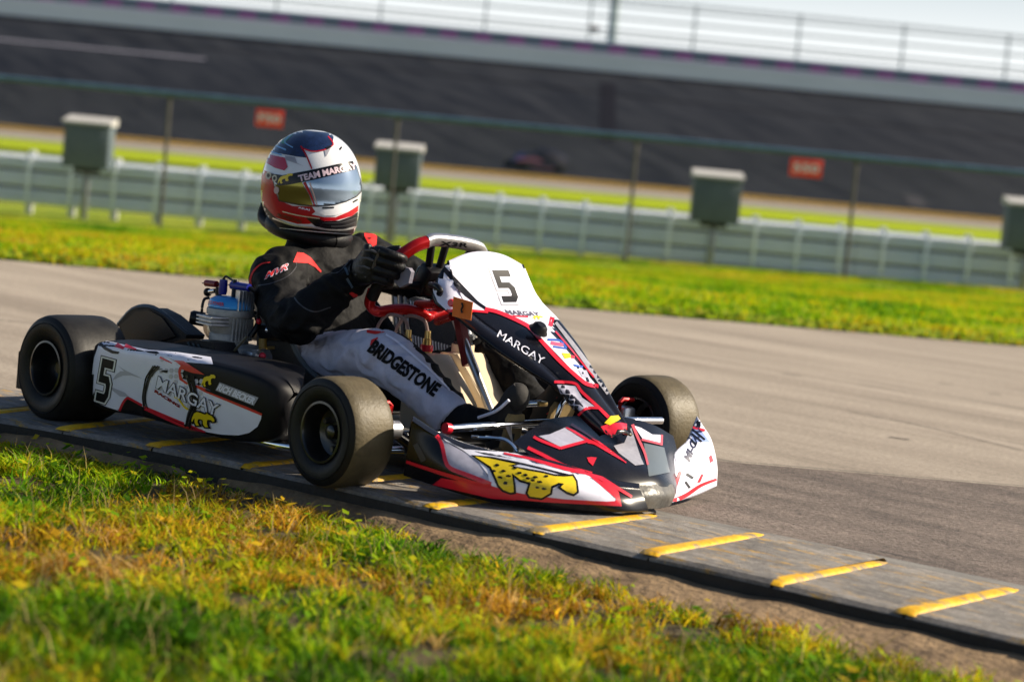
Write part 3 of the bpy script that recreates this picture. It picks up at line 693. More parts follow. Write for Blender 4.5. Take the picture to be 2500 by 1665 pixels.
kid(MB().grid([[cp(-.5, -.63, .16), cp(-.5, -.63, .24)], [cp(.9, -.63, .14), cp(.9, -.63, .26)]]).build('sill_stripe', CP), car)
for x in (-1.0, 1.0):
    for y_ in (-.58, .58):
        kid(MB().lathe([(.0, -.08), (.13, -.08), (.2, -.06), (.2, .06), (.13, .08), (0, .08)], cp(x, y_, .2), SV, 20).build('wheel', RUBBER), car)


# ================================================================== the go-kart
kart = empty('go_kart', (0, 0, 0)); tag(kart, 'white, black and red racing go-kart number 5 riding the yellow ribbed kerb', 'go-kart')
def wheel(x, y, rad, wd, side, steer=0., rimr=.066):
    """side -1: outer face towards -Y"""
    w_ = empty('wheel', (x, y, rad-.003), kart); w_.rotation_euler = (0, 0, steer)
    h = wd/2; ax = (0, 1, 0)
    # tread (scrubbed, sunlight in the front colour) and sidewalls, modelled about the wheel's own centre
    tr = [(rad*.955, -h*.90), (rad*.985, -h*.78), (rad*.997, -h*.55), (rad, 0), (rad*.997, h*.55), (rad*.985, h*.78), (rad*.955, h*.90)]
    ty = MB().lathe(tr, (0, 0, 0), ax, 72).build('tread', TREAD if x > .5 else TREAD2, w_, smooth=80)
    for s_ in (-1, 1):
        sw_ = [(rad*.957, s_*h*.895), (rad*.90, s_*h*.97), (rad*.80, s_*h*1.02), (rad*.70, s_*h*.99), (rimr*1.10, s_*h*.90), (rimr*1.06, s_*h*.80), (rimr*1.06, s_*h*.4)]
        MB().lathe(sw_, (0, 0, 0), ax, 72).lathe([(rad*.842, s_*h*1.012), (rad*.835, s_*(h*1.02+.0015)), (rad*.825, s_*h*1.015)], (0, 0, 0), ax, 72).build('tyre', RUBBER, w_, smooth=60)
    rm = MB().lathe([(rimr*1.10, side*h*.90), (rimr*1.10, side*h*.96), (rimr*1.02, side*h*.97), (rimr*.97, side*h*.88), (rimr*.93, side*h*.55), (rimr*.86, side*h*.25), (rimr*.55, side*h*.10), (rimr*.42, side*h*.12)], (0, 0, 0), ax, 48)
    rm.lathe([(rimr*1.08, -side*h*.90), (rimr*1.0, -side*h*.92), (rimr*.93, -side*h*.7), (rimr*.9, -side*h*.1), (rimr*.7, side*h*.0)], (0, 0, 0), ax, 48)
    rim = rm.build('rim', RIM, w_, smooth=50)
    hb = MB().lathe([(0, side*h*.55), (rimr*.20, side*h*.55), (rimr*.26, side*h*.5), (rimr*.26, side*h*.1), (rimr*.5, side*h*.1), (rimr*.5, -side*h*.1)], (0, 0, 0), ax, 24).build('hub', RIM, w_, smooth=40)
    for k in range(3):
        a = 2*math.pi*k/3+.5
        MB().lathe([(0, side*(h*.10+.016)), (.007, side*(h*.10+.016)), (.008, side*(h*.10+.012)), (.008, side*h*.05)], (math.cos(a)*rimr*.62, 0, math.sin(a)*rimr*.62), ax, 6).build('wheel_nut', STEEL, w_, smooth=30)
    # maker's sticker inside the rim well
    for k, mm in ((2.45, RED), (2.75, MGREY), (3.05, BLUEP)):
        rows_ = [[(math.cos(a)*rimr*f, side*h*g_, math.sin(a)*rimr*f) for a in np.linspace(k, k+.26, 5)] for f, g_ in ((.925, .52), (.865, .27))]
        MB().grid(rows_).build('rim_sticker', mm, w_)
    return w_
wheel(0, -.594, .142, .19, -1)
wheel(0, .594, .142, .19, 1)
wheel(1.05, -.548, .131, .128, -1, steer=R(-1))
wheel(1.05, .548, .131, .128, 1, steer=R(-3))

# chassis rails, floor tray, axle, bumpers
FRAME = mat('black_chassis_paint', (.014, .013, .015), .25, coat=.6, var=.1, vscale=20)
zc = .075
for sy in (-1, 1):
    MB().tube(crom([(-.18, sy*.30, zc), (.1, sy*.32, zc), (.5, sy*.33, zc), (.8, sy*.24, zc), (1.0, sy*.28, zc), (1.12, sy*.30, zc), (1.2, sy*.2, zc), (1.24, sy*.0, zc)], 6), .015, 12).build('frame_rail', FRAME, kart)
for x in (-.1, .3, .95):
    MB().tube([(x, -.31, zc), (x, .31, zc)], .014, 12).build('cross_tube', FRAME, kart)
MB().box((.85, 0, .052), (.78, .50, .006), bev=.002).build('floor_tray', mat('floor_aluminium', (.3, .3, .31), .4, metal=.8, var=.2, vscale=20), kart)
MB().tube([(0, -.52, .139), (0, .52, .139)], .025, 20).build('rear_axle', STEEL, kart)
for sy in (-1, 1):
    MB().box((0, sy*.31, .115), (.09, .03, .13), bev=.012).build('axle_bearing', SILV, kart)
MB().tube(crom([(-.20, -.52, .11), (-.23, -.45, .11), (-.24, 0, .11), (-.23, .45, .11), (-.20, .52, .11)], 6), .020, 12).build('rear_bumper', BLACK, kart)
for sy in (-1, 1):
    MB().prism([(-.185, sy*.63, .055), (-.185, sy*.63, .155), (-.18, sy*.60, .172), (-.18, sy*.50, .172), (-.18, sy*.50, .055)], (-1, 0, 0), .035).build('bumper_end', MBLACK, kart, bev=.006)
# chrome side rails under the pods
for sy in (-1, 1):
    MB().tube(crom([(.2, sy*.33, .07), (.26, sy*.5, .065), (.4, sy*.56, .065), (.75, sy*.56, .062), (.92, sy*.5, .062), (1.0, sy*.3, .07)], 6), .011, 12).build('side_bumper', CHROME, kart)

# ---------------------------------------------------------------- side pods
def pod_sections(sy):
    S = []
    # x, outer y top, outer y bottom, inner y, z bottom, z top
    for x, yo, yb, yi, z0, z1, ed in ((.128, -.56, -.55, -.42, .075, .19, .5), (.142, -.63, -.62, -.41, .055, .222, .9), (.20, -.652, -.635, -.39, .052, .236, 1), (.34, -.650, -.628, -.37, .058, .240, 1), (.50, -.640, -.615, -.36, .052, .243, 1), (.66, -.622, -.600, -.36, .050, .240, 1), (.78, -.605, -.588, -.45, .058, .232, .95), (.838, -.585, -.572, -.50, .075, .215, .85), (.858, -.56, -.55, -.515, .105, .19, .6)):
        m_ = (z0+z1)/2
        S.append([(x, -sy*a, z) for a, z in ((yi, z0+.02), (yb+.06, z0), (yb+.012, z0+.006), (yb, z0+.022), ((yo+yb)/2-.006, m_), (yo, z1-.022), (yo+.010, z1-.005), (yo+.035, z1), ((yo+yi)/2, z1+.004), (yi, z1-.01))])
    return S
def pod(sy):
    rows_ = loft(pod_sections(sy), 6, 4)
    o = MB().grid(rows_, closed=True, cap=True).build('side_pod', PBLACK, kart, smooth=50); return o
podn = pod(-1); podf = pod(1)
T = bvh(podn); F = ((0.5,-0.62,0.15),(0.5929,0.8052,0),(-0.0937,0.069,0.9932),(0.7998,-0.5889,0.1163)); par = podn
def PO(name, polys, m, off=.0010, step=.008):
    if m is GBLACK: m = PBLACK
    return print_on(name, par, T, F, polys, m, off, step)
# white base with honeycomb zone, black front panel, red lines
PO('white_graphic', [(-0.2094,0.1035),(-0.191,0.1126),(-0.1432,0.1034),(-0.0497,0.087),(0.006,0.0631),(0.0008,0.0474),(0.0065,0.0305),(0.0597,0.0128),(0.2051,-0.0427),(0.2039,-0.0549),(0.1977,-0.0728),(0.1805,-0.0894),(0.1552,-0.0983),(0.1163,-0.1003),(0.075,-0.0972),(0.0264,-0.0834),(-0.0817,-0.0492),(-0.1195,-0.0314),(-0.1259,-0.0319),(-0.1335,-0.0434),(-0.1424,-0.0646),(-0.175,-0.0573),(-0.2111,-0.046),(-0.2191,-0.0261),(-0.2233,-0.0004),(-0.2215,0.03),(-0.2192,0.067)], WHITE)
PO('top_sheen', [(-0.191,0.1126),(-0.1433,0.1045),(-0.0805,0.0954),(-0.0072,0.0937),(0.0753,0.0871),(0.0811,0.069),(0.0551,0.0692),(-0.0054,0.0709),(-0.0496,0.0848),(-0.143,0.1002)], WHITE, .0016)
PO('black_notch', [(-0.1425,-0.064),(-0.1335,-0.0434),(-0.1258,-0.0324),(-0.1194,-0.0319),(-0.084,-0.0472),(-0.08,-0.0697),(-0.11,-0.0698)], BLACK, .0016)
PO('red_line', [stripe([(-0.1421,-0.064),(-0.1339,-0.043),(-0.1259,-0.0315),(-0.1185,-0.0303),(-0.0841,-0.045)], .006)], RED, .0022, .01)
PO('red_line', [stripe([(-0.0818,-0.047),(0.024,-0.081)], .0045)], RED, .0022, .01)
PO('red_line', [stripe([(-0.0771,-0.0521),(0.0247,-0.089),(0.0771,-0.0971)], (.008, .004))], RED, .0022, .01)
PO('red_line', [stripe([(0.0284,-0.0811),(0.0727,-0.0963)], .004)], RED, .0022, .01)
PO('red_band', [(0.0508,0.0154),(0.206,-0.0405),(0.2053,-0.046),(0.0649,0.0012),(0.0312,0.0171)], RED, .0022)
PO('black_line', [stripe([(0.0688,0.0065),(0.2,-0.0344)], .0045)], GBLACK, .0030, .01)
PO('red_corner', [(-0.0142,0.0735),(0.0095,0.0732),(0.0638,0.0426),(0.0355,0.0447),(0.0069,0.0523),(0.0054,0.0434),(0.0109,0.0286),(0.0257,0.0189),(0.0228,0.0154),(0.0036,0.0259),(-0.0012,0.0451),(0.0002,0.055),(0.004,0.0608)], RED, .0022)
PO('red_flash', [stripe([(-0.1646,0.1039),(-0.1425,0.0948)], (.012, .006)), stripe([(-0.141,0.1025),(-0.1104,0.0941)], (.010, .003)), stripe([(-0.049,0.0784),(-0.0179,0.0656)], (.006, .002))], RED, .0024, .01)
PO('black_slot', [(-0.2083,0.1026),(-0.2044,0.1072),(-0.1874,0.0956),(-0.1698,0.0883),(-0.1525,0.0858),(-0.1553,0.0803),(-0.1713,0.0806),(-0.1934,0.0897)], BLACK, .0024)
PO('black_slot', [(-0.0887,0.0909),(-0.0587,0.0917),(-0.0509,0.088),(-0.0582,0.0857),(-0.0799,0.0879)], BLACK, .0030)
PO('shadow_print', [[(-0.1539,0.0505),(-0.138,0.0387),(-0.1179,0.0284),(-0.0874,0.0221),(-0.136,0.0411)], [(-0.1658,0.0127),(-0.1564,0.0286),(-0.1464,0.037),(-0.1358,0.0378),(-0.1179,0.0284),(-0.1392,0.0267)], [(-0.173,-0.003),(-0.1314,-0.0161),(-0.1177,-0.027),(-0.1434,-0.0268),(-0.1637,-0.0132)]], mat('grey_print', (.44, .44, .52), .35, coat=.3), .0018)
hexm = mat('hex_print', (.50, .50, .58), .35, coat=.3)
hexes = []
c0 = (-0.053,0.0737); c1 = (0.0404,-0.0693)
for i in range(9):
    for j in range(14):
        hx = c0[0]+.0125*i+.01; hy = c0[1]-.0145*j-(.0072 if i % 2 else 0)-i*.006
        if hy < c1[1]+.006+(.06-.0065*i) : continue
        if random.random() < .25: continue
        hexes.append([(hx+.0058*math.cos(k*math.pi/3), hy+.0068*math.sin(k*math.pi/3)) for k in range(6)])
print_on('honeycomb', par, T, F, hexes, hexm, .0018, 0, joined=True)
five = fit(FIVE, (-0.2057,-0.0413), (-0.1761,-0.0488), (-0.192,0.0681))
five = fit([(u*(1-.0*t), t) for u, t in FIVE], (-0.2065,-0.042), (-0.1753,-0.0483), (-0.1954,0.0678))
PO('number_rim', [outline(five, .006)], GBLACK, .0020, .015); PO('number_rim', [outline(five, .004)], mat('number_keyline', (.75, .75, .72), .35), .0026, .015); PO('number', [five], GBLACK, .0032, .015)
# claw streaks, lettering, leaping cat
def streaks(pts, n, wd, jit):
    out = []
    for i in range(n):
        o = random.uniform(-jit, jit); o2 = random.uniform(-jit, jit)*.6; k = len(pts)
        out.append(stripe([(x+o+(o2-o)*q/(k-1), y+random.uniform(-.004, .004)) for q, (x, y) in enumerate(pts)], (wd*random.uniform(.3, 1), wd*random.uniform(.2, .7))))
    return out
for st_ in streaks([(-0.0557,0.0539),(-0.0729,0.0286),(-0.078,-0.0022),(-0.0789,-0.0305),(-0.0741,-0.0497)], 9, .005, .010): PO('claw_mark', [st_], DGREY if random.random() < .4 else GBLACK, .0021+random.random()*.0006)
PO('claw_mark', [stripe([(-0.0715,0.0374),(-0.0598,0.0525),(-0.0472,0.0556)], (.004, .001)), stripe([(-0.0665,0.0291),(-0.055,0.0452),(-0.0404,0.0507)], (.004, .001)), [(-0.0462,0.0427),(-0.0379,0.047),(-0.0261,0.0475),(-0.0277,0.0408),(-0.0375,0.0418)]], GBLACK, .0026)
for st_ in streaks([(0.0243,0.0362),(0.0368,0.0023),(0.0435,-0.0277),(0.0354,-0.061),(0.0323,-0.0895)], 8, .007, .012): PO('claw_mark', [st_], DGREY if random.random() < .4 else GBLACK, .0036+random.random()*.0006)
def logo(par, T, F, p0, p1, p2, off, g=.0035):
    write_on('lettering_shadow', par, T, F, 'MARGAY', p0, p1, p2, PBLACK, off, bold=.055)
    write_on('lettering', par, T, F, 'MARGAY', p0, p1, p2, WHITE, off+.0010, bold=.015)
logo(par, T, F, (-0.051,0.0021), (0.1009,-0.0561), (-0.0473,0.0306), .0042)
write_on('lettering_red', par, T, F, 'RACING', (-0.0549,-0.0091), (0.008,-0.0424), (-0.0536,-0.0029), mat('dark_red_print', (.25, .01, .015), .4), .003, bold=.06)
PO('cat_tail', [stripe([(-0.0047,-0.0183),(0.004,-0.0187),(0.0135,-0.03),(0.0229,-0.0402),(0.0319,-0.0449)], (.003, .005))], YELL, .0046, .01)
cat = fit(CAT, (0.0478,-0.0818), (0.1001,-0.0867), (0.0439,-0.0462))
PO('cat_outline', [outline(cat, .004)], GBLACK, .0050); PO('cat_emblem', [cat], YELL, .0058)
cat = fit(CAT, (0.0609,0.0107), (0.0912,0.024), (0.0588,0.0367)); PO('cat_emblem', [cat], YELL, .0024)
PO('name_plate', [(0.1007,0.0269),(0.1943,-0.0031),(0.185,-0.0235),(0.0926,0.0066)], MGREY, .0022)
write_on('name_lettering', par, T, F, 'RICH BECKER', (0.0957,0.0086), (0.1826,-0.0197), (0.1021,0.0226), WHITE, .003, bold=.05)
# yellow timing tag in front of the pod
yt = empty('timing_tag', (0, 0, 0), kart)
MB().box((0.8134,-0.56,0.153), (.022, .02, .034), bev=.005).build('tag_body', YELL, yt)
MB().box((0.814,-0.56,0.1361), (.022, .02, .006), bev=.002).build('tag_band', RED, yt)
MB().box((0.8115,-0.56,0.1166), (.020, .018, .028), bev=.003).build('tag_body', YELL, yt)

# ---------------------------------------------------------------- nose fairing
nose = empty('nose_fairing', (0, 0, 0), kart)
near = [  # bottom lip, lower face, upper edge, fold, inner edge
    [(1.2123,-0.485,0.0567), (1.2336,-0.5,0.1023), (1.2422,-0.5,0.1835)],
    [(1.342,-0.435,0.0364), (1.3281,-0.455,0.0812), (1.2924,-0.455,0.15)],
    [(1.4254,-0.375,0.0234), (1.4114,-0.395,0.068), (1.3618,-0.385,0.1249)],
    [(1.5231,-0.275,0.0213), (1.5163,-0.3,0.0673), (1.4717,-0.285,0.1136)],
    [(1.604,-0.165,0.0257), (1.5923,-0.175,0.0504), (1.5629,-0.165,0.0783)],
    [(1.6066,-0.07,0.0228), (1.6017,-0.08,0.0449), (1.5823,-0.08,0.0682)]]
def wing(sy, fold=True):
    rows_ = []
    for i, (b, f, t) in enumerate(near):
        b, f, t = Vector(b), Vector(f), Vector(t)
        lip = b+Vector((-.03, .03, -.004)); ins = t+Vector((-.025, .025, .006)); back = t+Vector((-.06, .05, -.02-.006*i)); low = t+Vector((-.075, .06, -.055))
        rows_.append([(p.x, p.y*sy, p.z) for p in ((lip, b+Vector((-.006, .006, -.008)), b, f, t-(t-f)*.12, t, ins, back, low) if fold else (lip, b+Vector((-.006, .006, -.008)), b, f, t-(t-f)*.12, t, t+Vector((-.012, .004, -.004))))])
    return MB().grid(loft(rows_, 8, 5)).build('side_wing', GBLACK if fold else WHITE, nose, smooth=60)
wn = wing(1)
FWR = [[(1.4764,0.14,-0.006),(1.4736,0.17,-0.0024),(1.4377,0.3,0.0096),(1.4195,0.4,0.0268)], [(1.4626,0.16,0.0402),(1.4549,0.2,0.059),(1.4303,0.31,0.0663),(1.406,0.41,0.0767)], [(1.4099,0.22,0.0943),(1.404,0.25,0.1143),(1.3945,0.34,0.1214),(1.371,0.42,0.1358)], [(1.3653,0.32,0.1217),(1.3604,0.34,0.1382),(1.3384,0.39,0.1561),(1.3291,0.43,0.1674)], [(1.3177,0.4,0.1583),(1.3052,0.42,0.1673),(1.297,0.435,0.1772),(1.2973,0.44,0.1873)]]
FWR = [[(x_, y_, max(z_, .004)) for x_, y_, z_ in r] for r in FWR]
wf_ = MB().grid(loft(FWR, 6, 6)).build('side_wing', WHITE, nose, smooth=60)
md = wf_.modifiers.new('s', 'SOLIDIFY'); md.thickness = .004; md.offset = -1; bake(wf_)
HU = [[(1.36, .145), (1.335, .172), (1.30, .188), (1.285, .192), (1.30, .188), (1.335, .172), (1.36, .145)],
      [(1.41, .128), (1.39, .158), (1.37, .170), (1.36, .165), (1.37, .170), (1.39, .158), (1.41, .128)],
      [(1.475, .095), (1.465, .125), (1.455, .145), (1.45, .135), (1.455, .145), (1.465, .125), (1.475, .095)],
      [(1.525, .070), (1.53, .088), (1.535, .105), (1.535, .105), (1.535, .105), (1.53, .088), (1.525, .070)],
      [(1.545, .055), (1.56, .062), (1.572, .068), (1.575, .07), (1.572, .068), (1.56, .062), (1.545, .055)],
      [(1.53, .030), (1.55, .032), (1.566, .034), (1.57, .034), (1.566, .034), (1.55, .032), (1.53, .030)]]
ys_ = [(-.285, -.20, -.11, 0, .11, .20, .285)]*2+[(-.29, -.2, -.1, 0, .1, .2, .29)]+[(-.25, -.17, -.085, 0, .085, .17, .25)]+[(-.22, -.15, -.075, 0, .075, .15, .22)]*2
HE = [(1.3659,0.275,0.1494),(1.3948,0.26,0.118),(1.416,0.245,0.0781),(1.4379,0.225,0.0443),(1.4556,0.2,0.0212),(1.4643,0.18,0.0019)]
HN = [[(x, y, z) for (x, z), y in zip(r, yy)] for r, yy in zip(HU, ys_)]
for r, e in zip(HN, HE):
    c_, e = Vector(r[3]), Vector(e); e.z = max(e.z, .012)
    for j, f in ((4, .36), (5, .70), (6, 1.)):
        q = c_.lerp(e, f); q.z += .022*f*(1-f)*4*(1 if e.z > .05 else .3); q.x += .02*f*(1-f)*4; r[j] = tuple(q)
hump = MB().grid(loft(HN, 6, 5)).build('centre_section', GBLACK, nose, smooth=60)
# dark resin chin plate at the very front
MB().grid(loft([[(1.535, -.19, .022), (1.575, -.10, .020), (1.585, -.02, .018), (1.545, .08, .014), (1.455, .175, .010)], [(1.545, -.19, .045), (1.585, -.10, .048), (1.594, -.02, .048), (1.555, .08, .040), (1.462, .18, .028)], [(1.53, -.18, .066), (1.568, -.09, .072), (1.576, -.02, .074), (1.540, .085, .064), (1.455, .185, .045)]], 4, 6)).build('chin_plate', mat('scuffed_black', (.02, .02, .021), .4, col2=(.20, .19, .17), vscale=7, bump=.4, bscale=40), nose, smooth=60)
for v in ():
    pass
T = bvh(wn, hump); F = ((1.45,-0.25,0.1),(0.7229,0.6909,0),(-0.0946,0.099,0.9906),(0.6844,-0.7161,0.1369)); par = wn; Th = bvh(hump); Tn = bvh(wn)
def NW(name, polys, m, off=.0012, step=.012): return print_on(name, nose, Tn, F, polys, m, off, step)
def NH(name, polys, m, off=.0012, step=.012): return print_on(name, nose, Th, F, polys, m, off, step)
# near wing
NW('grey_panel', [(-0.2542,0.0417),(-0.2236,0.0277),(-0.1729,0.0059),(-0.1489,-0.016),(-0.1319,-0.041),(-0.1297,-0.051),(-0.1833,-0.0363),(-0.2208,-0.0254),(-0.2345,-0.0098),(-0.2467,0.0157)], LGREY)
NW('white_panel', [(-0.2494,0.0422),(-0.1988,0.0228),(-0.1624,0.0227),(-0.0796,0.0258),(-0.0702,-0.0714),(-0.1276,-0.06),(-0.1309,-0.0506),(-0.1378,-0.0295),(-0.1649,-0.0006),(-0.201,0.0201)], WHITE, .0020)
NW('white_panel', [(-0.1365,0.024),(-0.0758,0.0238),(-0.0185,0.0087),(0.0361,-0.0042),(0.0992,-0.0053),(0.1625,-0.0609),(0.1294,-0.0689),(0.0181,-0.07),(-0.1279,-0.0649)], WHITE, .0016)
NW('red_border', [stripe([(-0.2645,0.048),(-0.2506,0.0299),(-0.2372,-0.0076),(-0.2235,-0.0233),(-0.1834,-0.0351),(-0.1285,-0.0504)], (.008, .010))], RED, .0026, .01)
NW('red_border', [stripe([(-0.3285,-0.0177),(-0.2565,-0.0337),(-0.1821,-0.0483),(-0.1279,-0.0564)], (.007, .010))], RED, .0026, .01)
NW('red_skirt', [(-0.2631,-0.0646),(-0.243,-0.047),(-0.1819,-0.0507),(-0.1279,-0.0564),(-0.0709,-0.0642),(-0.0693,-0.0809),(-0.123,-0.0825),(-0.1918,-0.0735)], RED, .0022)
NW('red_skirt', [(-0.1291,-0.0529),(-0.0918,-0.0614),(-0.0307,-0.0663),(0.0421,-0.0677),(0.1387,-0.0644),(0.1578,-0.0613),(0.1585,-0.0564),(0.095,-0.0118),(0.0602,-0.0031),(0.0844,-0.0031),(0.1214,-0.0092),(0.1629,-0.0391),(0.1733,-0.0719),(0.1154,-0.0739),(-0.0053,-0.0784),(-0.1264,-0.0804)], RED, .0024)
NW('red_line', [stripe([(-0.1072,0.0219),(-0.0385,0.014),(0.0356,0.0006),(0.0992,-0.0053)], (.004, .010))], RED, .0026, .01)
NW('red_line', [stripe([(0.0991,-0.0041),(0.1345,-0.0201),(0.1953,-0.0492)], (.012, .006))], RED, .0026, .01)
NW('black_keyline', [stripe([(-0.1353,0.0107),(-0.0616,0.0021),(0.0123,-0.0089),(0.0516,-0.0148)], (.003, .005))], GBLACK, .0026, .01)
NW('dark_grey_flash', [stripe([(-0.3108,0.0241),(-0.2877,-0.0125)], (.012, .014))], DGREY, .0016, .01)
cat = [(-0.1731,0.0083),(-0.1389,0.0067),(-0.077,-0.0006)] + [(-0.0948,-0.0059),(-0.0505,-0.0126),(-0.0162,-0.0153),(0.0133,-0.0197),(0.0374,-0.0186),(0.0541,-0.0157),(0.0625,-0.027),(0.0669,-0.0484),(0.0602,-0.0539),(0.0453,-0.0505),(0.03,-0.0423),(0.0365,-0.0344),(0.0243,-0.0332),(0.0081,-0.042),(0.0071,-0.0566),(-0.0111,-0.0692),(-0.0378,-0.0682),(-0.0433,-0.0615),(-0.0399,-0.0466),(-0.0382,-0.0392),(-0.0629,-0.0343),(-0.0835,-0.0218),(-0.0776,-0.0455),(-0.0748,-0.0621),(-0.0819,-0.064),(-0.0993,-0.0597),(-0.1098,-0.051),(-0.1215,-0.0303),(-0.133,-0.0121)]
NW('cat_outline', [outline(cat, .005)], GBLACK, .0032); NW('cat_emblem', [cat], YELL, .0042)
spots = []
for x, y in ((60, 1085), (120, 1140), (30, 1140), (170, 1190), (230, 1110), (270, 1160), (330, 1180), (350, 1210), (420, 1200), (400, 1230), (460, 1240), (520, 1190), (500, 1300), (440, 1290), (90, 1200), (140, 1250)):
    s0 = (-0.1354,0.0119); s1 = (0.105,0.0352); s2 = (-0.1284,-0.0601)
    cx = s0[0]+(s1[0]-s0[0])*x/1000+(s2[0]-s0[0])*(y-1000)/300; cy = s0[1]+(s1[1]-s0[1])*x/1000+(s2[1]-s0[1])*(y-1000)/300
    spots.append([(cx+.006*math.cos(k)*random.uniform(.7, 1.3), cy+.0028*math.sin(k)*random.uniform(.7, 1.3)) for k in np.linspace(0, 5.6, 7)])
print_on('cat_spots', nose, Tn, F, spots, GBLACK, .0052, 0, joined=True)
# centre hump
NH('white_panel', [(-0.0318,0.0705),(-0.0058,0.0778),(0.031,0.0996),(0.0846,0.072),(0.0212,0.0501)], LGREY, .0012)
NH('red_border', [stripe([(-0.0436,0.0674),(-0.0259,0.0601),(0.0215,0.0465)], .007), stripe([(0.0215,0.0465),(0.0543,0.0594),(0.0847,0.0708)], .007), stripe([(0.031,0.0996),(0.0871,0.071)], .006), stripe([(0.0848,0.0696),(0.1021,0.0664),(0.1301,0.0522),(0.1758,0.0299)], (.010, .003))], RED, .0024, .01)
NH('red_line', [stripe([(0.0423,0.1079),(0.0909,0.0823),(0.1784,0.0278)], (.008, .003))], RED, .0024, .01)
NH('red_line', [stripe([(-0.0544,0.0404),(-0.0153,0.026),(0.035,0.0066),(0.0992,-0.0053)], (.008, .008))], RED, .0024, .01)
NH('red_scoop', [(0.0849,0.0308),(0.0956,0.0331),(0.1077,0.033),(0.1038,0.023),(0.0999,0.0129),(0.0894,0.0216)], RED, .0024)
NH('grey_facet', [(0.1896,0.1161),(0.216,0.0411),(0.222,0.0283),(0.2006,0.0239),(0.1594,0.0501),(0.1482,0.066),(0.1739,0.0758)], MGREY, .0018)
NH('white_panel', [(0.1963,0.1216),(0.2136,0.1184),(0.244,0.1044),(0.2656,0.1064),(0.2652,0.0846),(0.2213,0.0876)], WHITE, .0018)
NH('red_border', [stripe([(0.1925,0.1236),(0.2062,0.0934),(0.2242,0.0564),(0.2317,0.0281)], (.008, .005)), stripe([(0.2164,0.0884),(0.2678,0.0829)], .006), stripe([(0.2692,0.1068),(0.268,0.08)], .006)], mat('pale_red_vinyl', (.55, .08, .10), .3, coat=.3), .0026, .01)
NH('grey_facet', [(0.222,0.0804),(0.2757,0.0759),(0.2908,0.0169),(0.2342,0.0017)], mat('smoke_grey_vinyl', (.12, .14, .15), .3, coat=.4), .0014)
# far wing graphics
F2 = ((1.4,0.4,0.1),(0.7727,0.6348,0),(-0.0788,0.0959,0.9923),(0.6299,-0.7667,0.1242)); Tf = bvh(wf_)
def FW(name, polys, m, off=.0012, step=.012): return print_on(name, nose, Tf, F2, polys, m, off, step)
FW('black_tip', [(-0.0806,0.0912),(-0.0437,0.0951),(-0.0416,0.074),(-0.0433,0.0645),(-0.0662,0.0674),(-0.0716,0.0548),(-0.0757,0.017)], GBLACK, .0016)
FW('white_panel', [(-0.1073,0.0137),(-0.0791,0.0247),(-0.0691,0.0311),(-0.0674,0.0659),(-0.0434,0.0658),(-0.0168,0.0393),(0.0027,0.004),(0.0107,-0.0484),(0.0157,-0.0718),(-0.027,-0.095),(-0.1032,-0.1298),(-0.0983,-0.1),(-0.0795,-0.05)], WHITE)
FW('blue_flash', [(-0.0671,0.0633),(-0.0404,0.0621),(-0.0136,0.0343),(-0.0373,0.0318),(-0.0715,0.0281)], mat('pale_blue_print', (.25, .34, .62), .35), .0018)
write_on('wing_lettering', nose, Tf, F2, 'MI-CAN', (-0.0585,-0.0211), (-0.0373,0.0584), (-0.073,-0.0094), mat('navy_print', (.01, .015, .06), .35), .0026, bold=.03)
FW('navy_stripes', [stripe([(-0.066,0.0527),(-0.0347,0.032)], .005), stripe([(-0.0616,0.0612),(-0.0273,0.0381)], .005), stripe([(-0.0686,0.0391),(-0.047,0.0227)], .005)], GBLACK, .0030, .01)
FW('red_border', [stripe([(-0.1036,-0.1259),(-0.0889,-0.0883),(-0.0784,-0.0473)], (.012, .006)), stripe([(-0.1035,-0.1272),(-0.0607,-0.1039),(-0.0263,-0.0763),(0.0116,-0.0576)], (.012, .006)), stripe([(-0.0662,0.0674),(-0.0297,0.0619)], .006)], RED, .0026, .01)
FW('red_mark', [[(-0.0125,-0.0029),(-0.0078,0.0029),(-0.0009,-0.0123),(-0.0083,-0.0185)], [(-0.035,-0.0692),(-0.0266,-0.047),(-0.0224,-0.0492),(-0.0284,-0.0685)]], RED, .0026)
FW('grey_mark', [stripe([(-0.0634,-0.051),(-0.0466,-0.0598)], .006), stripe([(-0.0642,-0.0697),(-0.052,-0.0844)], .005)], DGREY, .0026, .01)

# ---------------------------------------------------------------- front number panel
panel = empty('number_panel', (0, 0, 0), kart)
PR = [[(0.9089,-0.16,0.4807),(0.9193,-0.128,0.5287)], [(0.9379,-0.178,0.4342),(0.9634,-0.132,0.4708)], [(1.0148,-0.178,0.4061),(1.0214,-0.126,0.4153)], [(1.137,-0.15,0.3396),(1.1498,-0.094,0.3523)], [(1.2206,-0.115,0.2973),(1.2211,-0.062,0.3134)], [(1.2974,-0.086,0.2621),(1.3003,-0.045,0.2623)], [(1.3653,-0.066,0.2084),(1.384,-0.034,0.2086)], [(1.4194,-0.046,0.1669),(1.4406,-0.028,0.1698)]]
rows_ = []
for i, (o_, r_) in enumerate(PR):
    o_, r_ = Vector(o_), Vector(r_)
    if i == 0: r_.z += .004
    nb = Vector((.55, 0, .83))*(.014 if i < 6 else .008)
    ctr = Vector((r_.x, 0, r_.z))+nb+(Vector((-.012, 0, .016)) if i == 0 else Vector((0, 0, 0)))
    hf = Vector((r_.x, r_.y*.5, r_.z))+nb*.8+(Vector((-.008, 0, .012)) if i == 0 else Vector((0, 0, 0)))
    rl = r_+Vector((0, -.004, -.003)); md = (o_+r_)/2+Vector((.006, -.006, .002)); ed = o_+Vector((-.012, .004, -.006))
    L_ = [ed, o_, md, rl, r_, hf]
    rows_.append([tuple(p) for p in L_]+[tuple(ctr)]+[(p.x, -p.y, p.z) for p in reversed(L_)])
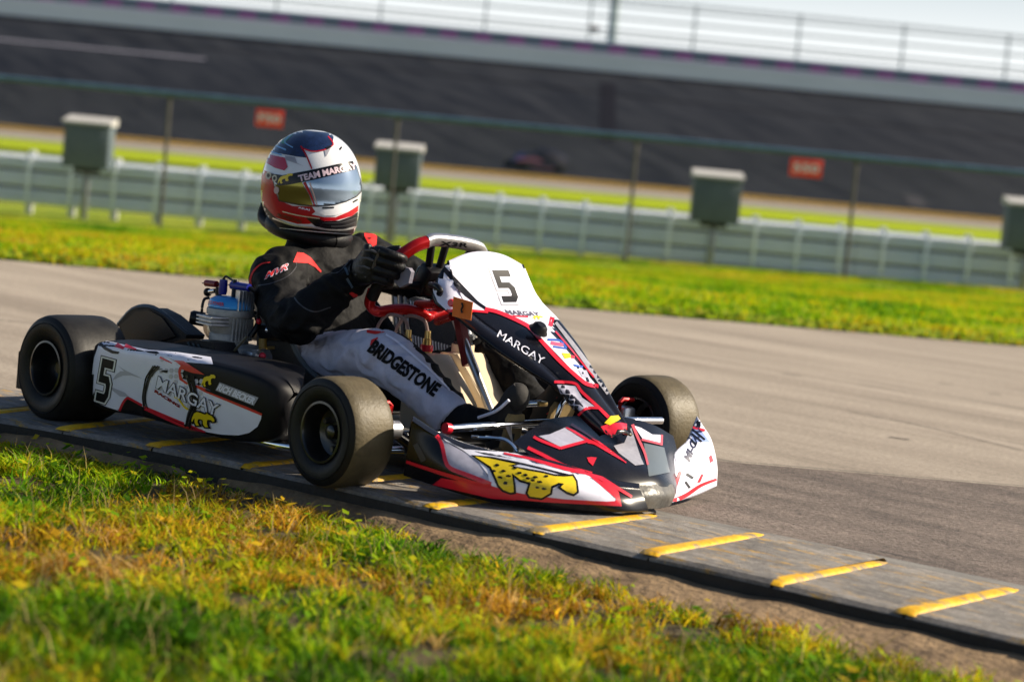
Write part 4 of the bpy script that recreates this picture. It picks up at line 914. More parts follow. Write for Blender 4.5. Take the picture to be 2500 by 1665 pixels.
pan = MB().grid(loft(rows_, 6, 4)).build('panel_shell', GBLACK, panel, smooth=60)
md = pan.modifiers.new('s', 'SOLIDIFY'); md.thickness = .003; md.offset = -1; bake(pan)
T = bvh(pan); F = ((1.1,-0.05,0.37),(0.708,0.7062,0),(-0.055,0.0551,0.997),(0.704,-0.7059,0.0778))
pan.data.materials.append(WHITE)
wp = [(-0.1871,0.1538),(-0.1593,0.1902),(-0.1008,0.2048),(-0.0377,0.1977),(0.006,0.1758),(0.0149,0.1636),(0.1058,0.0551),(0.0907,0.0355),(0.0918,0.0095),(0.1069,-0.0125),(0.0886,-0.0116),(0.0496,0.016),(0.0219,0.0342),(-0.0451,0.0552),(-0.0781,0.0599),(-0.1391,0.114)]
def inside(pt, poly):
    r = False; j = len(poly)-1
    for i in range(len(poly)):
        if (poly[i][1] > pt[1]) != (poly[j][1] > pt[1]) and pt[0] < (poly[j][0]-poly[i][0])*(pt[1]-poly[i][1])/(poly[j][1]-poly[i][1])+poly[i][0]: r = not r
        j = i
    return r
_c, _a, _b, _n = [Vector(v) for v in F]
for po in pan.data.polygons:
    q = po.center-_c
    if po.normal.dot(_n) > -.15 and inside((q.dot(_a), q.dot(_b)), wp): po.material_index = 1
def NP(name, polys, m, off=.0012, step=.012): return print_on(name, panel, T, F, polys, m, off, step)
NP('white_face', [(-0.1921,0.152),(-0.1557,0.1801),(-0.0997,0.1932),(-0.047,0.1864),(-0.0118,0.1715),(-0.0031,0.1619),(0.0903,0.0536),(0.0868,0.0351),(0.0864,0.0116),(0.1062,-0.0047),(0.2095,-0.1069),(0.1721,-0.0974),(0.0475,0.0106),(0.0198,0.0288),(-0.0473,0.0511),(-0.0816,0.0557),(-0.1439,0.1097)], WHITE)
NP('white_cheek', [(-0.2131,0.085),(-0.2177,0.1054),(-0.2144,0.1265),(-0.2066,0.1402),(-0.1968,0.1463),(-0.1425,0.0942),(-0.0729,0.0461),(-0.0863,0.05),(-0.1768,0.0442),(-0.1991,0.0603)], WHITE, .0014)
NP('black_groove', [stripe([(-0.197,0.1489),(-0.1425,0.0942),(-0.1037,0.0692),(-0.0762,0.0536)], (.010, .007))], GBLACK, .0024, .01)
NP('red_line', [stripe([(-0.1738,0.0405),(-0.125,0.0464),(-0.073,0.0474)], .006), stripe([(-0.0815,0.0544),(-0.0445,0.0488),(0.02,0.0262),(0.0424,0.0101),(0.1052,-0.049),(0.1667,-0.0953),(0.1886,-0.1063),(0.2149,-0.109)], (.010, .009)), stripe([(0.0905,0.051),(0.085,0.0271)], (.012, .010)), stripe([(0.0991,0.0154),(0.145,-0.0297),(0.2026,-0.0893)], (.004, .004))], RED, .0026, .01)
NP('grey_edge', [stripe([(0.0995,0.0389),(0.143,-0.0091),(0.2073,-0.0837),(0.2421,-0.122)], (.008, .016))], MGREY, .0018, .01)
five = fit(FIVE, (-0.0379,0.0754), (0.0032,0.0806), (-0.0753,0.1551))
NP('number_keyline', [outline(five, .008)], MGREY, .0018, .015); NP('number_keyline', [outline(five, .0055)], WHITE, .0024, .015); NP('number', [five], PBLACK, .0032, .015)
write_on('panel_lettering', panel, T, F, 'MARGAY', (-0.0248,0.0467), (0.0582,0.0493), (-0.0323,0.0572), mat('purple_grey_print', (.10, .09, .13), .4), .0022, bold=.04)
NP('red_underline', [stripe([(-0.0115,0.0435),(0.0273,0.0456)], .004)], RED, .0024, 0)
NP('cat_emblem', [fit(CAT, (0.0409,0.0399), (0.0654,0.0422), (0.0399,0.0502))], YELL, .0026)
write_on('flank_lettering', panel, T, F, 'MARGAY', (-0.0454,-0.0112), (0.0719,-0.0691), (-0.0392,0.0063), WHITE, .0022, bold=.0)
NP('sponsor_mark', [stripe([(0.0804,-0.0071),(0.1116,-0.0068),(0.1288,-0.0234)], .005), stripe([(0.0949,-0.0227),(0.1289,-0.0247)], .004)], BLUEP, .0024, .01)
NP('sponsor_mark', [stripe([(0.0889,-0.0142),(0.1203,-0.0164)], .008)], mat('pink_print', (.6, .1, .2), .4), .0026, .01)
NP('sponsor_mark', [[(0.117,-0.0362),(0.1377,-0.0356),(0.1413,-0.0457),(0.126,-0.0497)]], YELL, .0024)
NP('sponsor_mark', [[(0.1407,-0.0392),(0.1512,-0.0408),(0.1505,-0.0474),(0.1414,-0.0469)]], RED, .0024)
NP('sponsor_mark', [[(0.1466,-0.0608),(0.1741,-0.0634),(0.1721,-0.0688),(0.1509,-0.0656)]], BLUEP, .0024)
NP('sponsor_mark', [[(0.1595,-0.0739),(0.1829,-0.073),(0.1923,-0.0903),(0.1714,-0.0897)]], LGREY, .0024)
NP('blue_white_panel', [(0.1109,-0.1125),(0.1564,-0.1121),(0.1744,-0.1378),(0.2101,-0.1578),(0.182,-0.1631),(0.1656,-0.1828),(0.1553,-0.1838),(0.1433,-0.1667)], LGREY, .0018)
NP('red_border', [stripe([(0.1038,-0.1067),(0.1532,-0.1059),(0.1732,-0.1249),(0.2152,-0.1574),(0.2406,-0.1784)], (.006, .008)), stripe([(0.2154,-0.1586),(0.1845,-0.1628),(0.1656,-0.1828)], .006)], RED, .0026, .01)
NP('red_nose_patch', [(0.2232,-0.2008),(0.2446,-0.1923),(0.2702,-0.1886),(0.2939,-0.1916),(0.308,-0.2033),(0.3074,-0.2242),(0.2842,-0.2263),(0.2553,-0.2238),(0.2363,-0.2152)], RED, .0022)
NP('yellow_nose_flash', [[(0.2315,-0.1923),(0.2456,-0.1753),(0.2662,-0.1734),(0.2721,-0.1806),(0.2547,-0.1901),(0.2449,-0.1962)], [(0.2523,-0.2189),(0.2672,-0.2123),(0.2987,-0.2146),(0.3071,-0.2216),(0.3,-0.2288),(0.2685,-0.2252)]], YELL, .003)
NP('white_flash', [(0.2313,-0.1064),(0.2418,-0.108),(0.2854,-0.156),(0.2673,-0.1577)], WHITE, .002)
# fixings and the orange inspection tag
fx = MB().lathe([(0, .012), (.008, .012), (.010, .009), (.010, 0)], (1.0043,-0.182,0.4339), (.25, -.95, .1), 16).build('red_fixing', RED, panel)
kn = MB().lathe([(0, .020), (.012, .020), (.019, .014), (.021, .006), (.026, 0)], Vector((1.1598,-0.02,0.3953))+Vector((-.012, 0, -.010)), (.55, 0, .83), 18).build('panel_knob', BLACK, panel)
MB().tube(crom([(0.9052,-0.17,0.4691), (0.9424,-0.185,0.4693), (0.9581,-0.185,0.4602), (0.9507,-0.18,0.4508)], 5), .008, 10).build('rubber_stay', BLACK, panel)
ot = [(1.0159,-0.192,0.4511),(1.0827,-0.188,0.4447),(1.0789,-0.186,0.3994),(1.0155,-0.19,0.4027)]
MB().prism(ot, (.25, -.95, 0), .0015).build('inspection_tag', ORNG, panel, smooth=0)
tg = Vector((1.0521,-0.195,0.4272))
MB().tube([tg+Vector((-.002, 0, .012)), tg+Vector((.002, 0, .004)), tg+Vector((-.002, 0, -.004)), tg+Vector((.002, 0, -.012))], .0025, 6).build('tag_mark', BLACK, panel)
MB().tube([(0.8125,-0.05,0.3669), (0.9204,-0.1,0.3921)], .010, 10).tube([(0.6776,0,0.3979), (0.8255,-0.06,0.4132)], .012, 10).build('panel_bracket', DRED, panel)


# ---------------------------------------------------------------- front axle gear
for sy in (-1, 1):
    fg = empty('steering_knuckle', (0, 0, 0), kart)
    MB().box((1.05, sy*.435, .135), (.05, .045, .085), bev=.01).lathe([(0, .03), (.02, .03), (.022, .024), (.022, -.09), (0, -.09)], (1.05, sy*.46, .13), (0, sy, 0), 20).build('knuckle_block', SILV, fg)
    MB().tube([(1.06, sy*.455, .195), (1.06, sy*.415, .197), (1.06, sy*.405, .19), (1.06, sy*.405, .085), (1.06, sy*.415, .078), (1.06, sy*.455, .08)], .006, 8).build('red_yoke', DRED, fg)
    MB().tube([(1.05, sy*.40, .135), (1.02, sy*.30, .09)], .016, 12).build('axle_stub', FRAME, fg)
    MB().tube([(1.03, sy*.40, .115), (1.0, sy*.03, .12)], .006, 10).build('tie_rod', CHROME, fg)
# chrome front bumper bars
MB().tube(crom([(1.2233,-0.37,0.1579), (1.2249,-0.27,0.1614), (1.2306,-0.13,0.166), (1.2613,0.02,0.1744), (1.2678,0.22,0.1741), (1.2689,0.335,0.1724)], 5), .0095, 12).build('front_bumper_bar', CHROME, kart)
MB().tube(crom([(1.12, -.30, .07), (1.24, -.27, .08), (1.30, -.22, .10), (1.31, 0, .10), (1.30, .22, .10), (1.24, .27, .08), (1.12, .30, .07)], 5), .010, 12).build('lower_bumper_bar', STEEL, kart)
for y in (-.20, .20):
    MB().tube([(1.255, y, .165), (1.29, y, .10), (1.16, y, .075)], .007, 10).build('bumper_stay', SILV, kart)
MB().tube([(1.221,-0.375,0.1597), (1.2217,-0.36,0.1574)], .013, 12).build('red_end_cap', RED, kart)
# pedals
pd = empty('pedal', (0, 0, 0), kart)
MB().tube(crom([(1.1394,-0.14,0.1523), (1.1473,-0.135,0.1696), (1.1717,-0.12,0.1923), (1.2022,-0.1,0.2093), (1.2315,-0.07,0.2164)], 6), .0075, 12).build('pedal_loop', CHROME, pd)
MB().box((1.2282,-0.068,0.2149), (.02, .03, .012), bev=.003).build('pedal_foot', mat('brass', (.6, .42, .16), .3, metal=.9), pd)
MB().tube([(1.1369,-0.14,0.1487), (1.1287,-0.13,0.0858)], .007, 10).build('pedal_arm', SILV, pd)
MB().tube(crom([(1.2163,-0.28,0.1352), (1.2813,-0.25,0.1415), (1.3091,-0.24,0.1332), (1.3281,-0.235,0.1174)], 5), .0045, 8).build('brake_rod', CHROME, kart)
pd = empty('pedal', (0, 0, 0), kart)
MB().tube(crom([(1.10, .10, .07), (1.12, .10, .15), (1.13, .12, .21), (1.13, .19, .21), (1.12, .20, .15)], 5), .0075, 12).build('pedal_loop', CHROME, pd)

# ---------------------------------------------------------------- seat
def seat():
    # profile from back top down to the front lip: x, z, half width, side-wall height
    prof = [(.165, .44, .16, .03), (.185, .36, .175, .09), (.215, .27, .185, .14), (.26, .17, .187, .17), (.32, .10, .185, .16), (.42, .075, .182, .13), (.52, .085, .175, .085), (.60, .105, .16, .03)]
    rows_ = []
    for i, (x, z, hw, sh_) in enumerate(prof):
        a = prof[max(i-1, 0)]; b = prof[min(i+1, len(prof)-1)]
        d = Vector((b[0]-a[0], 0, b[1]-a[1])).normalized(); n_ = Vector((-d.z, 0, d.x)) 
        if n_.x < 0 and abs(n_.x) > abs(n_.z): n_ = -n_
        if n_.z < 0 and abs(n_.z) >= abs(n_.x): n_ = -n_
        o_ = Vector((x, 0, z)); r = []
        for t, hgt in ((-1.10, 1.02), (-1.06, 1.0), (-1.02, .6), (-.96, .25), (-.8, .04), (-.4, 0), (0, 0), (.4, 0), (.8, .04), (.96, .25), (1.02, .6), (1.06, 1.0), (1.10, 1.02)):
            r.append(tuple(o_+Vector((0, t*hw, 0))+n_*hgt*sh_))
        rows_.append(r)
    o = MB().grid(loft(rows_, 5, 3)).build('seat', SEAT, kart, smooth=60)
    m_ = o.modifiers.new('s', 'SOLIDIFY'); m_.thickness = .006; bake(o); return o
st = seat()
# near seat edge, paler colour painting it as lit, and its two big mounting washers
MB().tube(crom([(0.3307,-0.215,0.3709), (0.4004,-0.215,0.3101), (0.4505,-0.215,0.2524), (0.4956,-0.215,0.2143), (0.5532,-0.215,0.1876)], 6), [.008]*25, 10).build('seat_edge', mat('lit_seat_edge', (.10, .12, .13), .5), st)
sp_ = MB().prism([(0.2747,-0.216,0.3483),(0.3381,-0.216,0.3671),(0.3696,-0.216,0.3414),(0.4016,-0.216,0.3102),(0.4298,-0.216,0.2788),(0.4517,-0.216,0.2525),(0.4968,-0.216,0.2145),(0.5505,-0.216,0.1895),(0.5767,-0.216,0.1542),(0.5918,-0.216,0.0421),(0.3219,-0.216,0.0001)], (0, 1, 0), .010).build('side_plate', SEAT, st, smooth=0)
for px_ in ((0.3926,-0.222,0.1727), (0.4736,-0.222,0.186)):
    MB().lathe([(0, .009), (.012, .0085), (.019, .006), (.0205, 0)], px_, (.15, -1, .1), 28).build('seat_washer', WASH, st)
MB().box((0.6805,-0.42,0.1373), (.14, .02, .12), bev=.01).build('nerf_bracket', MBLACK, kart)

# ---------------------------------------------------------------- fuel tank between the driver's knees
tk = empty('fuel_tank', (0, 0, 0), kart)
def lobe(x0, y0, y1, z0, z1):
    rows_ = []
    for dx, zt, wf in ((0, .90, .84), (.012, .97, .96), (.03, 1, 1), (.075, 1, 1), (.085, .985, 1), (.15, .68, .97), (.20, .42, .92), (.212, .33, .86)):
        zt = z0+(z1-z0)*zt; c_ = .014; yc = (y0+y1)/2; hw = (y1-y0)/2*wf; x = x0+dx
        rows_.append([(x, yc-hw+c_, z0), (x, yc-hw, z0+c_), (x, yc-hw, zt-c_), (x, yc-hw+c_*.35, zt-c_*.35), (x, yc-hw+c_, zt), (x, yc+hw-c_, zt+.003), (x, yc+hw-c_*.35, zt-c_*.35), (x, yc+hw, zt-c_), (x, yc+hw, z0+c_), (x, yc+hw-c_, z0)])
    return MB().grid(loft(rows_, 3, 2), closed=True, cap=True)
lobe(.755, -.105, -.008, .09, .280).build('tank_lobe', TANK, tk, smooth=50)
lobe(.755, .008, .110, .09, .285).build('tank_lobe', TANK, tk, smooth=50)
MB().box((.84, 0, .13), (.18, .05, .07), bev=.01).build('tank_bridge', TANK, tk)
cp_ = Vector((.80, .062, .300))
MB().lathe([(.03, -.02), (.03, .008), (.024, .008)], cp_, (0, 0, 1), 28).build('tank_neck', TANK, tk)
MB().lathe([(0, .030), (.020, .030), (.0235, .026), (.0235, .008), (.026, .006), (.026, 0)], cp_+Vector((0, 0, .006)), (0, 0, 1), 28).build('filler_cap', BLACK, tk)
BRASS = mat('brass', (.6, .42, .16), .3, metal=.9)
for (fx_, fy_), mm in (((.745, -.085), MBLACK), ((.765, -.035), RED)):
    MB().lathe([(.0, .05), (.008, .05), (.009, .03), (.012, .028), (.012, .006), (.015, .004), (.015, -.01)], (fx_, fy_, .288), (0, 0, 1), 14).build('fuel_fitting', BRASS, tk)
    MB().lathe([(.0145, .014), (.0165, .012), (.0165, 0), (.014, -.006)], (fx_, fy_, .288), (0, 0, 1), 14).build('fitting_collar', mm, tk)
    MB().tube(crom([(fx_, fy_, .335), (fx_-.01, fy_-.01, .365), (fx_-.05, fy_-.03, .37), (fx_-.10, fy_-.02, .33), (fx_-.13, fy_, .25)], 6), .0045, 8).build('fuel_hose', mat('clear_hose', (.35, .24, .22), .3, trans=.4), tk)

# ---------------------------------------------------------------- steering
sw = empty('steering_wheel', (0, 0, 0), kart)
SWP = dict(top=[(.772, -.075, .568), (.770, -.045, .575), (.768, .04, .572), (.762, .115, .562), (.755, .14, .548)])
def flatbar(path, wd, th, m, name):
    P = crom(path, 5); rows_ = []; nrm = Vector((-.874, 0, .486))
    for i, p in enumerate(P):
        d = (P[min(i+1, len(P)-1)]-P[max(i-1, 0)]).normalized(); b_ = d.cross(nrm).normalized()
        r = []
        for k in range(12):
            a = 2*math.pi*k/12; ca, sa = math.cos(a), math.sin(a)
            r.append(tuple(p+b_*wd*math.copysign(abs(ca)**.6, ca)+nrm*th*math.copysign(abs(sa)**.6, sa)))
        rows_.append(r)
    return MB().grid(rows_, closed=True, cap=True).build(name, m, sw, smooth=50)
bar = flatbar(SWP['top'], .017, .013, SILV, 'top_bar')
flatbar([(.772, -.074, .568), (.766, -.105, .556), (.752, -.135, .532), (.742, -.146, .515)], .016, .014, DRED, 'red_corner')
flatbar([(.755, .139, .548), (.74, .155, .525), (.73, .16, .505)], .016, .014, DRED, 'red_corner')
flatbar([(.742, -.146, .515), (.72, -.158, .478), (.695, -.162, .44), (.675, -.158, .41)], .014, .014, MBLACK, 'hand_grip')
flatbar([(.73, .16, .505), (.71, .165, .47), (.69, .163, .43), (.675, .158, .41)], .014, .014, MBLACK, 'hand_grip')
flatbar([(0.6769,-0.158,0.4306), (0.659,-0.15,0.3927), (0.6749,-0.135,0.3766), (0.6917,-0.095,0.3839), (0.7092,-0.05,0.3856), (0.7292,-0.005,0.3715), (.672, .06, .372), (.668, .12, .385), (.675, .158, .41)], .013, .013, DRED, 'lower_rim')
hubc = Vector((.735, 0, .47))
MB().box(hubc, (.05, .10, .075), rot=Matrix.Rotation(R(29), 4, 'Y'), bev=.008).build('display_unit', BLACK, sw)
MB().box(hubc+Vector((-.03, -.005, .012)), (.004, .075, .045), rot=Matrix.Rotation(R(29), 4, 'Y'), bev=.002).build('display_screen', mat('lcd_screen', (.30, .42, .42), .2), sw)
for a, b in (((.735, -.03, .455), (.705, -.155, .445)), ((.735, .03, .455), (.705, .155, .45)), ((.745, 0, .49), (.766, 0, .565)), ((.74, -.03, .49), (.765, -.05, .565))):
    MB().tube([a, b], .010, 10).build('spoke', MBLACK, sw)
MB().lathe([(0, .02), (.03, .02), (.034, .012), (.034, -.012), (.02, -.02), (.02, -.05)], hubc+Vector((.045, 0, -.02)), (-.874, 0, .486), 24).build('hub_boss', DRED, sw)
Ts = bvh(bar); 
write_on('bar_lettering', sw, Ts, ((0.72,0.05,0.55),(0.6831,0.7303,0),(-0.0306,0.0286,0.9991),(0.7297,-0.6825,0.0419)), 'X3R', (-0.0207,0.007), (0.0502,0.0089), (-0.0184,0.0183), GBLACK, .0015, bold=.03)
sc = MB().tube([(.775, 0, .445), (1.03, 0, .105)], .011, 14).build('steering_column', SILV, kart)
MB().prism([(.83, -.012, .38), (.85, -.012, .385), (.90, -.012, .27), (.88, -.012, .26)], (0, 1, 0), .024).build('column_mount', mat('dark_red_steel', (.16, .006, .008), .4), kart, bev=.003)

# ---------------------------------------------------------------- radiator on the far side
rd = empty('radiator', (0, 0, 0), kart)
ra, rb_ = Vector((0.3366,0.2,0.3762)), Vector((0.53,0.2,0.3796)); rc = Vector((0.5798,0.2,0.2715)); rdn = Vector((0.3714,0.2,0.282))
ra = Vector((.31, .245, .395)); e1 = Vector((.30, 0, -.02)); e2 = Vector((.045, .0, -.20))
MB().prism([ra, ra+e1, ra+e1+e2, ra+e2], (0, 1, 0), .03).build('core', mat('radiator_core', (.10, .105, .11), .5, metal=.6, bump=.6, bscale=300), rd, smooth=0)
for k in range(26):
    a = ra+e1*(k/25.)-Vector((0, .004, 0))
    MB().tube([a+e2*.02, a+e2*.16], .0030, 5).build('fin', SILV, rd, smooth=0)
    MB().tube([a+e2*.52, a+e2*.72], .0030, 5).build('fin', SILV, rd, smooth=0)
for a, b in ((ra, ra+e1), (ra+e2, ra+e1+e2), (ra, ra+e2), (ra+e1, ra+e1+e2)):
    MB().tube([a, b], .011, 10).build('tank_rail', SILV, rd)
MB().tube([ra+e1*.12-Vector((0, .012, 0)), ra+e1*.12+e2-Vector((0, .012, 0))], .006, 8).tube([ra+e1*.2-Vector((0, .012, 0)), ra+e1*.2+e2-Vector((0, .012, 0))], .006, 8).build('side_strut', SILV, rd)

# ---------------------------------------------------------------- engine on the near side
en = empty('engine', (0, 0, 0), kart)
E0 = Vector((0.2877,-0.31,0.3066)); ex, ey = E0.x, E0.y
def ez(v): return v[2]
z_cr = ez((0.2848,-0.31,0.2474)); z_col0 = ez((0.2834,-0.31,0.3179)); z_col1 = ez((0.2838,-0.31,0.3355)); z_hd = ez((0.2877,-0.31,0.367)); z_bot = .08
zz = Vector((0, 0, 1))
MB().lathe([(.050, z_cr-.01), (.053, z_cr), (.053, z_cr+.02), (.050, z_cr+.025), (.050, z_col0-.05), (.056, z_col0-.03), (.058, z_col0)], (ex, ey, 0), zz, 40).build('barrel', CAST, en, smooth=40)
MB().lathe([(.058, z_col0), (.064, z_col0+.001), (.065, z_col0+.012), (.064, z_col1), (.058, z_col1+.002)], (ex, ey, 0), zz, 40).build('barrel_collar', CAST, en, smooth=40)
MB().lathe([(.058, z_col1), (.062, z_col1+.004), (.062, z_hd-.022), (.058, z_hd-.008), (.045, z_hd), (0, z_hd+.002)], (ex, ey, 0), zz, 40).build('cylinder_head', CYAN, en, smooth=30)
cdir = Vector((.77, -.64, 0))
for k in range(9):
    a = R(-40+18+9.0*k)-.15; d_ = Vector((math.cos(a), math.sin(a), 0))
    MB().box((ex+d_.x*.053, ey+d_.y*.053, (z_cr+z_col0)/2+.003), (.020, .0030, z_col0-z_cr-.012), rot=a).build('barrel_fin', CAST, en, smooth=0)
for k in range(6):
    a = R(-22+9.0*k); d_ = Vector((math.cos(a), math.sin(a), 0))
    MB().box((ex+d_.x*.052, ey+d_.y*.052, (z_col1+z_hd)/2+.012), (.030, .0032, z_hd-z_col1+.022), rot=a).build('head_fin', SILV, en, smooth=0)
# white sticker band with red lettering on the head
rows_ = [[(ex+math.cos(a)*.0627, ey+math.sin(a)*.0627, z) for a in np.linspace(R(-125), R(-42), 14)] for z in (z_col1+.006, z_hd-.026)]
MB().grid(rows_).build('head_sticker', WHITE, en)
bm = text_bm('ROCK POWER', .02); xs = [v.co.x for v in bm.verts]; ys2 = [v.co.y for v in bm.verts]; x0, x1, y0, y1 = min(xs), max(xs), min(ys2), max(ys2)
for v in bm.verts:
    a = R(-118)+(v.co.x-x0)/(x1-x0)*R(62); v.co = (ex+math.cos(a)*.0634, ey+math.sin(a)*.0634, z_col1+.010+(v.co.y-y0)/(y1-y0)*.010)
me = bpy.data.meshes.new('head_lettering'); bm.to_mesh(me); bm.free(); link('head_lettering', me, RED, en)
MB().box((ex+.02, ey, (z_bot+z_cr)/2), (.19, .13, z_cr-z_bot), bev=.02).build('crankcase', CAST, en, smooth=40)
MB().lathe([(0, .02), (.03, .02), (.045, .01), (.05, 0), (.05, -.05)], (ex+.01, ey-.06, .15), (0, -1, 0), 28).build('ignition_cover', CAST, en)
# ribbed reed block on the near side
rbk = Vector((0.2935,-0.37,0.3047))
MB().box(rbk, (.075, .05, .024), rot=R(-8), bev=.004).build('reed_block', CAST, en)
for k in (-1, 0, 1):
    MB().box(rbk+Vector((.002, -.004, k*.0095)), (.080, .056, .0045), rot=R(-8), bev=.001).build('reed_rib', SILV, en, smooth=0)
MB().lathe([(0, .02), (.014, .02), (.019, .012), (.019, -.02)], (0.2084,-0.36,0.3007), (-.6, -.8, .1), 20).build('breather', BLACK, en)
# plug cap, lead, sensors
MB().lathe([(0, .05), (.006, .05), (.0085, .045), (.0095, 0), (.013, -.004), (.013, -.012)], (0.2976,-0.31,0.3648), zz, 14).build('spark_plug_boot', BLACK, en)
MB().tube([(0.2835,-0.31,0.3984), (0.358,-0.31,0.3996)], [.011, .010], 12).build('plug_cap', BLUEA, en)
MB().tube(crom([(0.3566,-0.31,0.3995), (0.3691,-0.3,0.3911), (0.3565,-0.28,0.3736), (0.359,-0.25,0.3695)], 6), .0055, 8).build('plug_lead', BLACK, en)
MB().tube([(0.1556,-0.3,0.3911), (0.2024,-0.3,0.3927)], .009, 12).build('sensor_body', mat('dark_red_plastic', (.20, .008, .012), .35), en)
MB().tube([(0.1375,-0.3,0.3892), (0.2676,-0.3,0.3979)], .0015, 6).build('sensor_wire', STEEL, en)
MB().tube([(0.2337,-0.3,0.3833), (0.2301,-0.3,0.4099)], [.008, .005], 10).build('sensor_boot', BLACK, en)
MB().tube(crom([(0.2301,-0.3,0.4099), (0.2401,-0.3,0.418), (0.2601,-0.3,0.413), (0.2975,-0.31,0.4058)], 6), .003, 8).build('sensor_lead', BLACK, en)
MB().ball((0.1659,-0.3,0.3675), .012, 14).build('overflow_bulb', BLACK, en)
MB().tube([(0.1686,-0.3,0.3687), (0.1987,-0.3,0.3745)], .007, 10).build('hose_union', CHROME, en)
MB().tube([(0.214,-0.3,0.3643), (0.2138,-0.3,0.3863)], .009, 10).build('thermostat', BLACK, en)
MB().tube(crom([(0.2294,-0.34,0.3582), (0.2212,-0.35,0.3538), (0.2271,-0.36,0.3374), (0.2271,-0.36,0.3172)], 6), .004, 8).build('vent_hose', BLACK, en)
MB().lathe([(0, .03), (.011, .03), (.012, .0), (.010, -.01)], (0.2448,-0.31,0.3792), zz, 12).build('water_union', BLUEA, en)
# carburettor and cables
MB().box((0.4254,-0.33,0.2218), (.055, .05, .038), bev=.008).lathe([(.018, 0), (.020, .02), (.026, .035)], (0.4532,-0.34,0.2287), (1, -.2, 0), 20).build('carburettor', SILV, en)
MB().ball((0.4863,-0.35,0.2346), .010, 12).build('red_needle', RED, en)
MB().tube(crom([(0.4401,-0.37,0.2793), (0.4149,-0.38,0.2466), (0.3955,-0.385,0.221), (0.3925,-0.39,0.2025)], 6), .004, 8).build('clutch_cable', mat('cable_sheath', (.10, .085, .05), .4), en)
MB().tube([(0.3947,-0.28,0.2697), (0.3987,-0.28,0.2302)], .011, 12).build('coil_spring', mat('ochre_spring', (.20, .12, .01), .45), en)
MB().tube([(0.3626,-0.25,0.2836), (0.4384,-0.25,0.2945)], .024, 18).build('air_filter', BLACK, en)
MB().ball((0.3975,-0.27,0.2926), .008, 10).build('clamp_screw', CHROME, en)
MB().tube([(0.3833,-0.26,0.2442), (0.3978,-0.24,0.2462)], .005, 8).build('brass_rod', BRASS, en)
for px_ in ((0.3726,-0.39,0.2197), (0.4267,-0.39,0.2267), (0.4283,-0.39,0.2154)):
    MB().lathe([(0, .008), (.006, .008), (.007, .005), (.007, 0)], px_, (.5, -.8, .3), 10).build('case_bolt', CHROME, en)
MB().tube(crom([(0.3513,-0.27,0.3365), (0.3509,-0.27,0.3197), (0.3578,-0.27,0.3088), (0.3597,-0.28,0.2905), (0.3538,-0.29,0.2696)], 6), .008, 10).build('black_hose', BLACK, en)
MB().ball((0.3714,-0.28,0.3127), .008, 10).build('red_clip', RED, en)
MB().tube(crom([(0.3318,-0.25,0.3514), (0.3342,-0.24,0.3586), (0.3407,-0.23,0.3562)], 5), .010, 10).build('hose_clamp', CHROME, en)
# vented clutch cover and chain guard
MB().prism([(0.2195,-0.44,0.2333),(0.3165,-0.44,0.2553),(0.3923,-0.44,0.2581),(0.4305,-0.44,0.2141),(0.4217,-0.44,0.1999),(0.2355,-0.44,0.1986)], (0, 1, 0), .07).build('clutch_cover', MBLACK, kart, bev=.008)
for k in range(3):
    MB().tube([Vector((0.2876,-0.442,0.2451))+Vector((.022*k, 0, 0)), Vector((0.3065,-0.442,0.2276))+Vector((.022*k, 0, 0))], .003, 6).build('cover_vent', mat('teal_dark', (.02, .035, .04), .5), kart)
cg = empty('chain_guard', (0, 0, 0), kart)
MB().prism([(-0.0933,-0.4,0.2468),(-0.0699,-0.4,0.2739),(-0.0307,-0.4,0.2939),(0.0439,-0.4,0.3093),(0.1092,-0.4,0.298),(0.2227,-0.4,0.2575),(0.2185,-0.4,0.2469),(0.1643,-0.4,0.2301),(0.0358,-0.4,0.1969),(-0.0518,-0.4,0.1858)], (0, 1, 0), .06).build('guard_shell', MBLACK, cg, bev=.010)
MB().prism([(-0.0772,-0.405,0.2486),(-0.0114,-0.405,0.2926),(0.0518,-0.405,0.3032),(0.1114,-0.405,0.2914),(0.18,-0.405,0.2489),(0.0978,-0.405,0.2218),(-0.047,-0.405,0.2037)], (0, 1, 0), .01).build('guard_disc', BLACK, cg, bev=.003)
MB().tube(crom([(-0.1119,-0.385,0.2448), (-0.0495,-0.385,0.2945), (0.0226,-0.385,0.3089), (0.0882,-0.385,0.2975), (0.2022,-0.385,0.2568)], 3), .008, 8).build('guard_rim', mat('guard_edge', (.03, .04, .05), .35), cg)
# expansion chamber behind the seat
MB().tube(crom([(.22, -.22, .22), (.10, -.20, .25), (-.02, -.10, .26), (-.10, .05, .25), (-.12, .25, .22)], 6), [.02]*6+[.03]*4+[.045]*8+[.04]*4+[.02]*3, 16).build('exhaust_pipe', mat('heat_tinted_steel', (.22, .17, .10), .3, metal=.9, var=.2, vscale=12), kart)

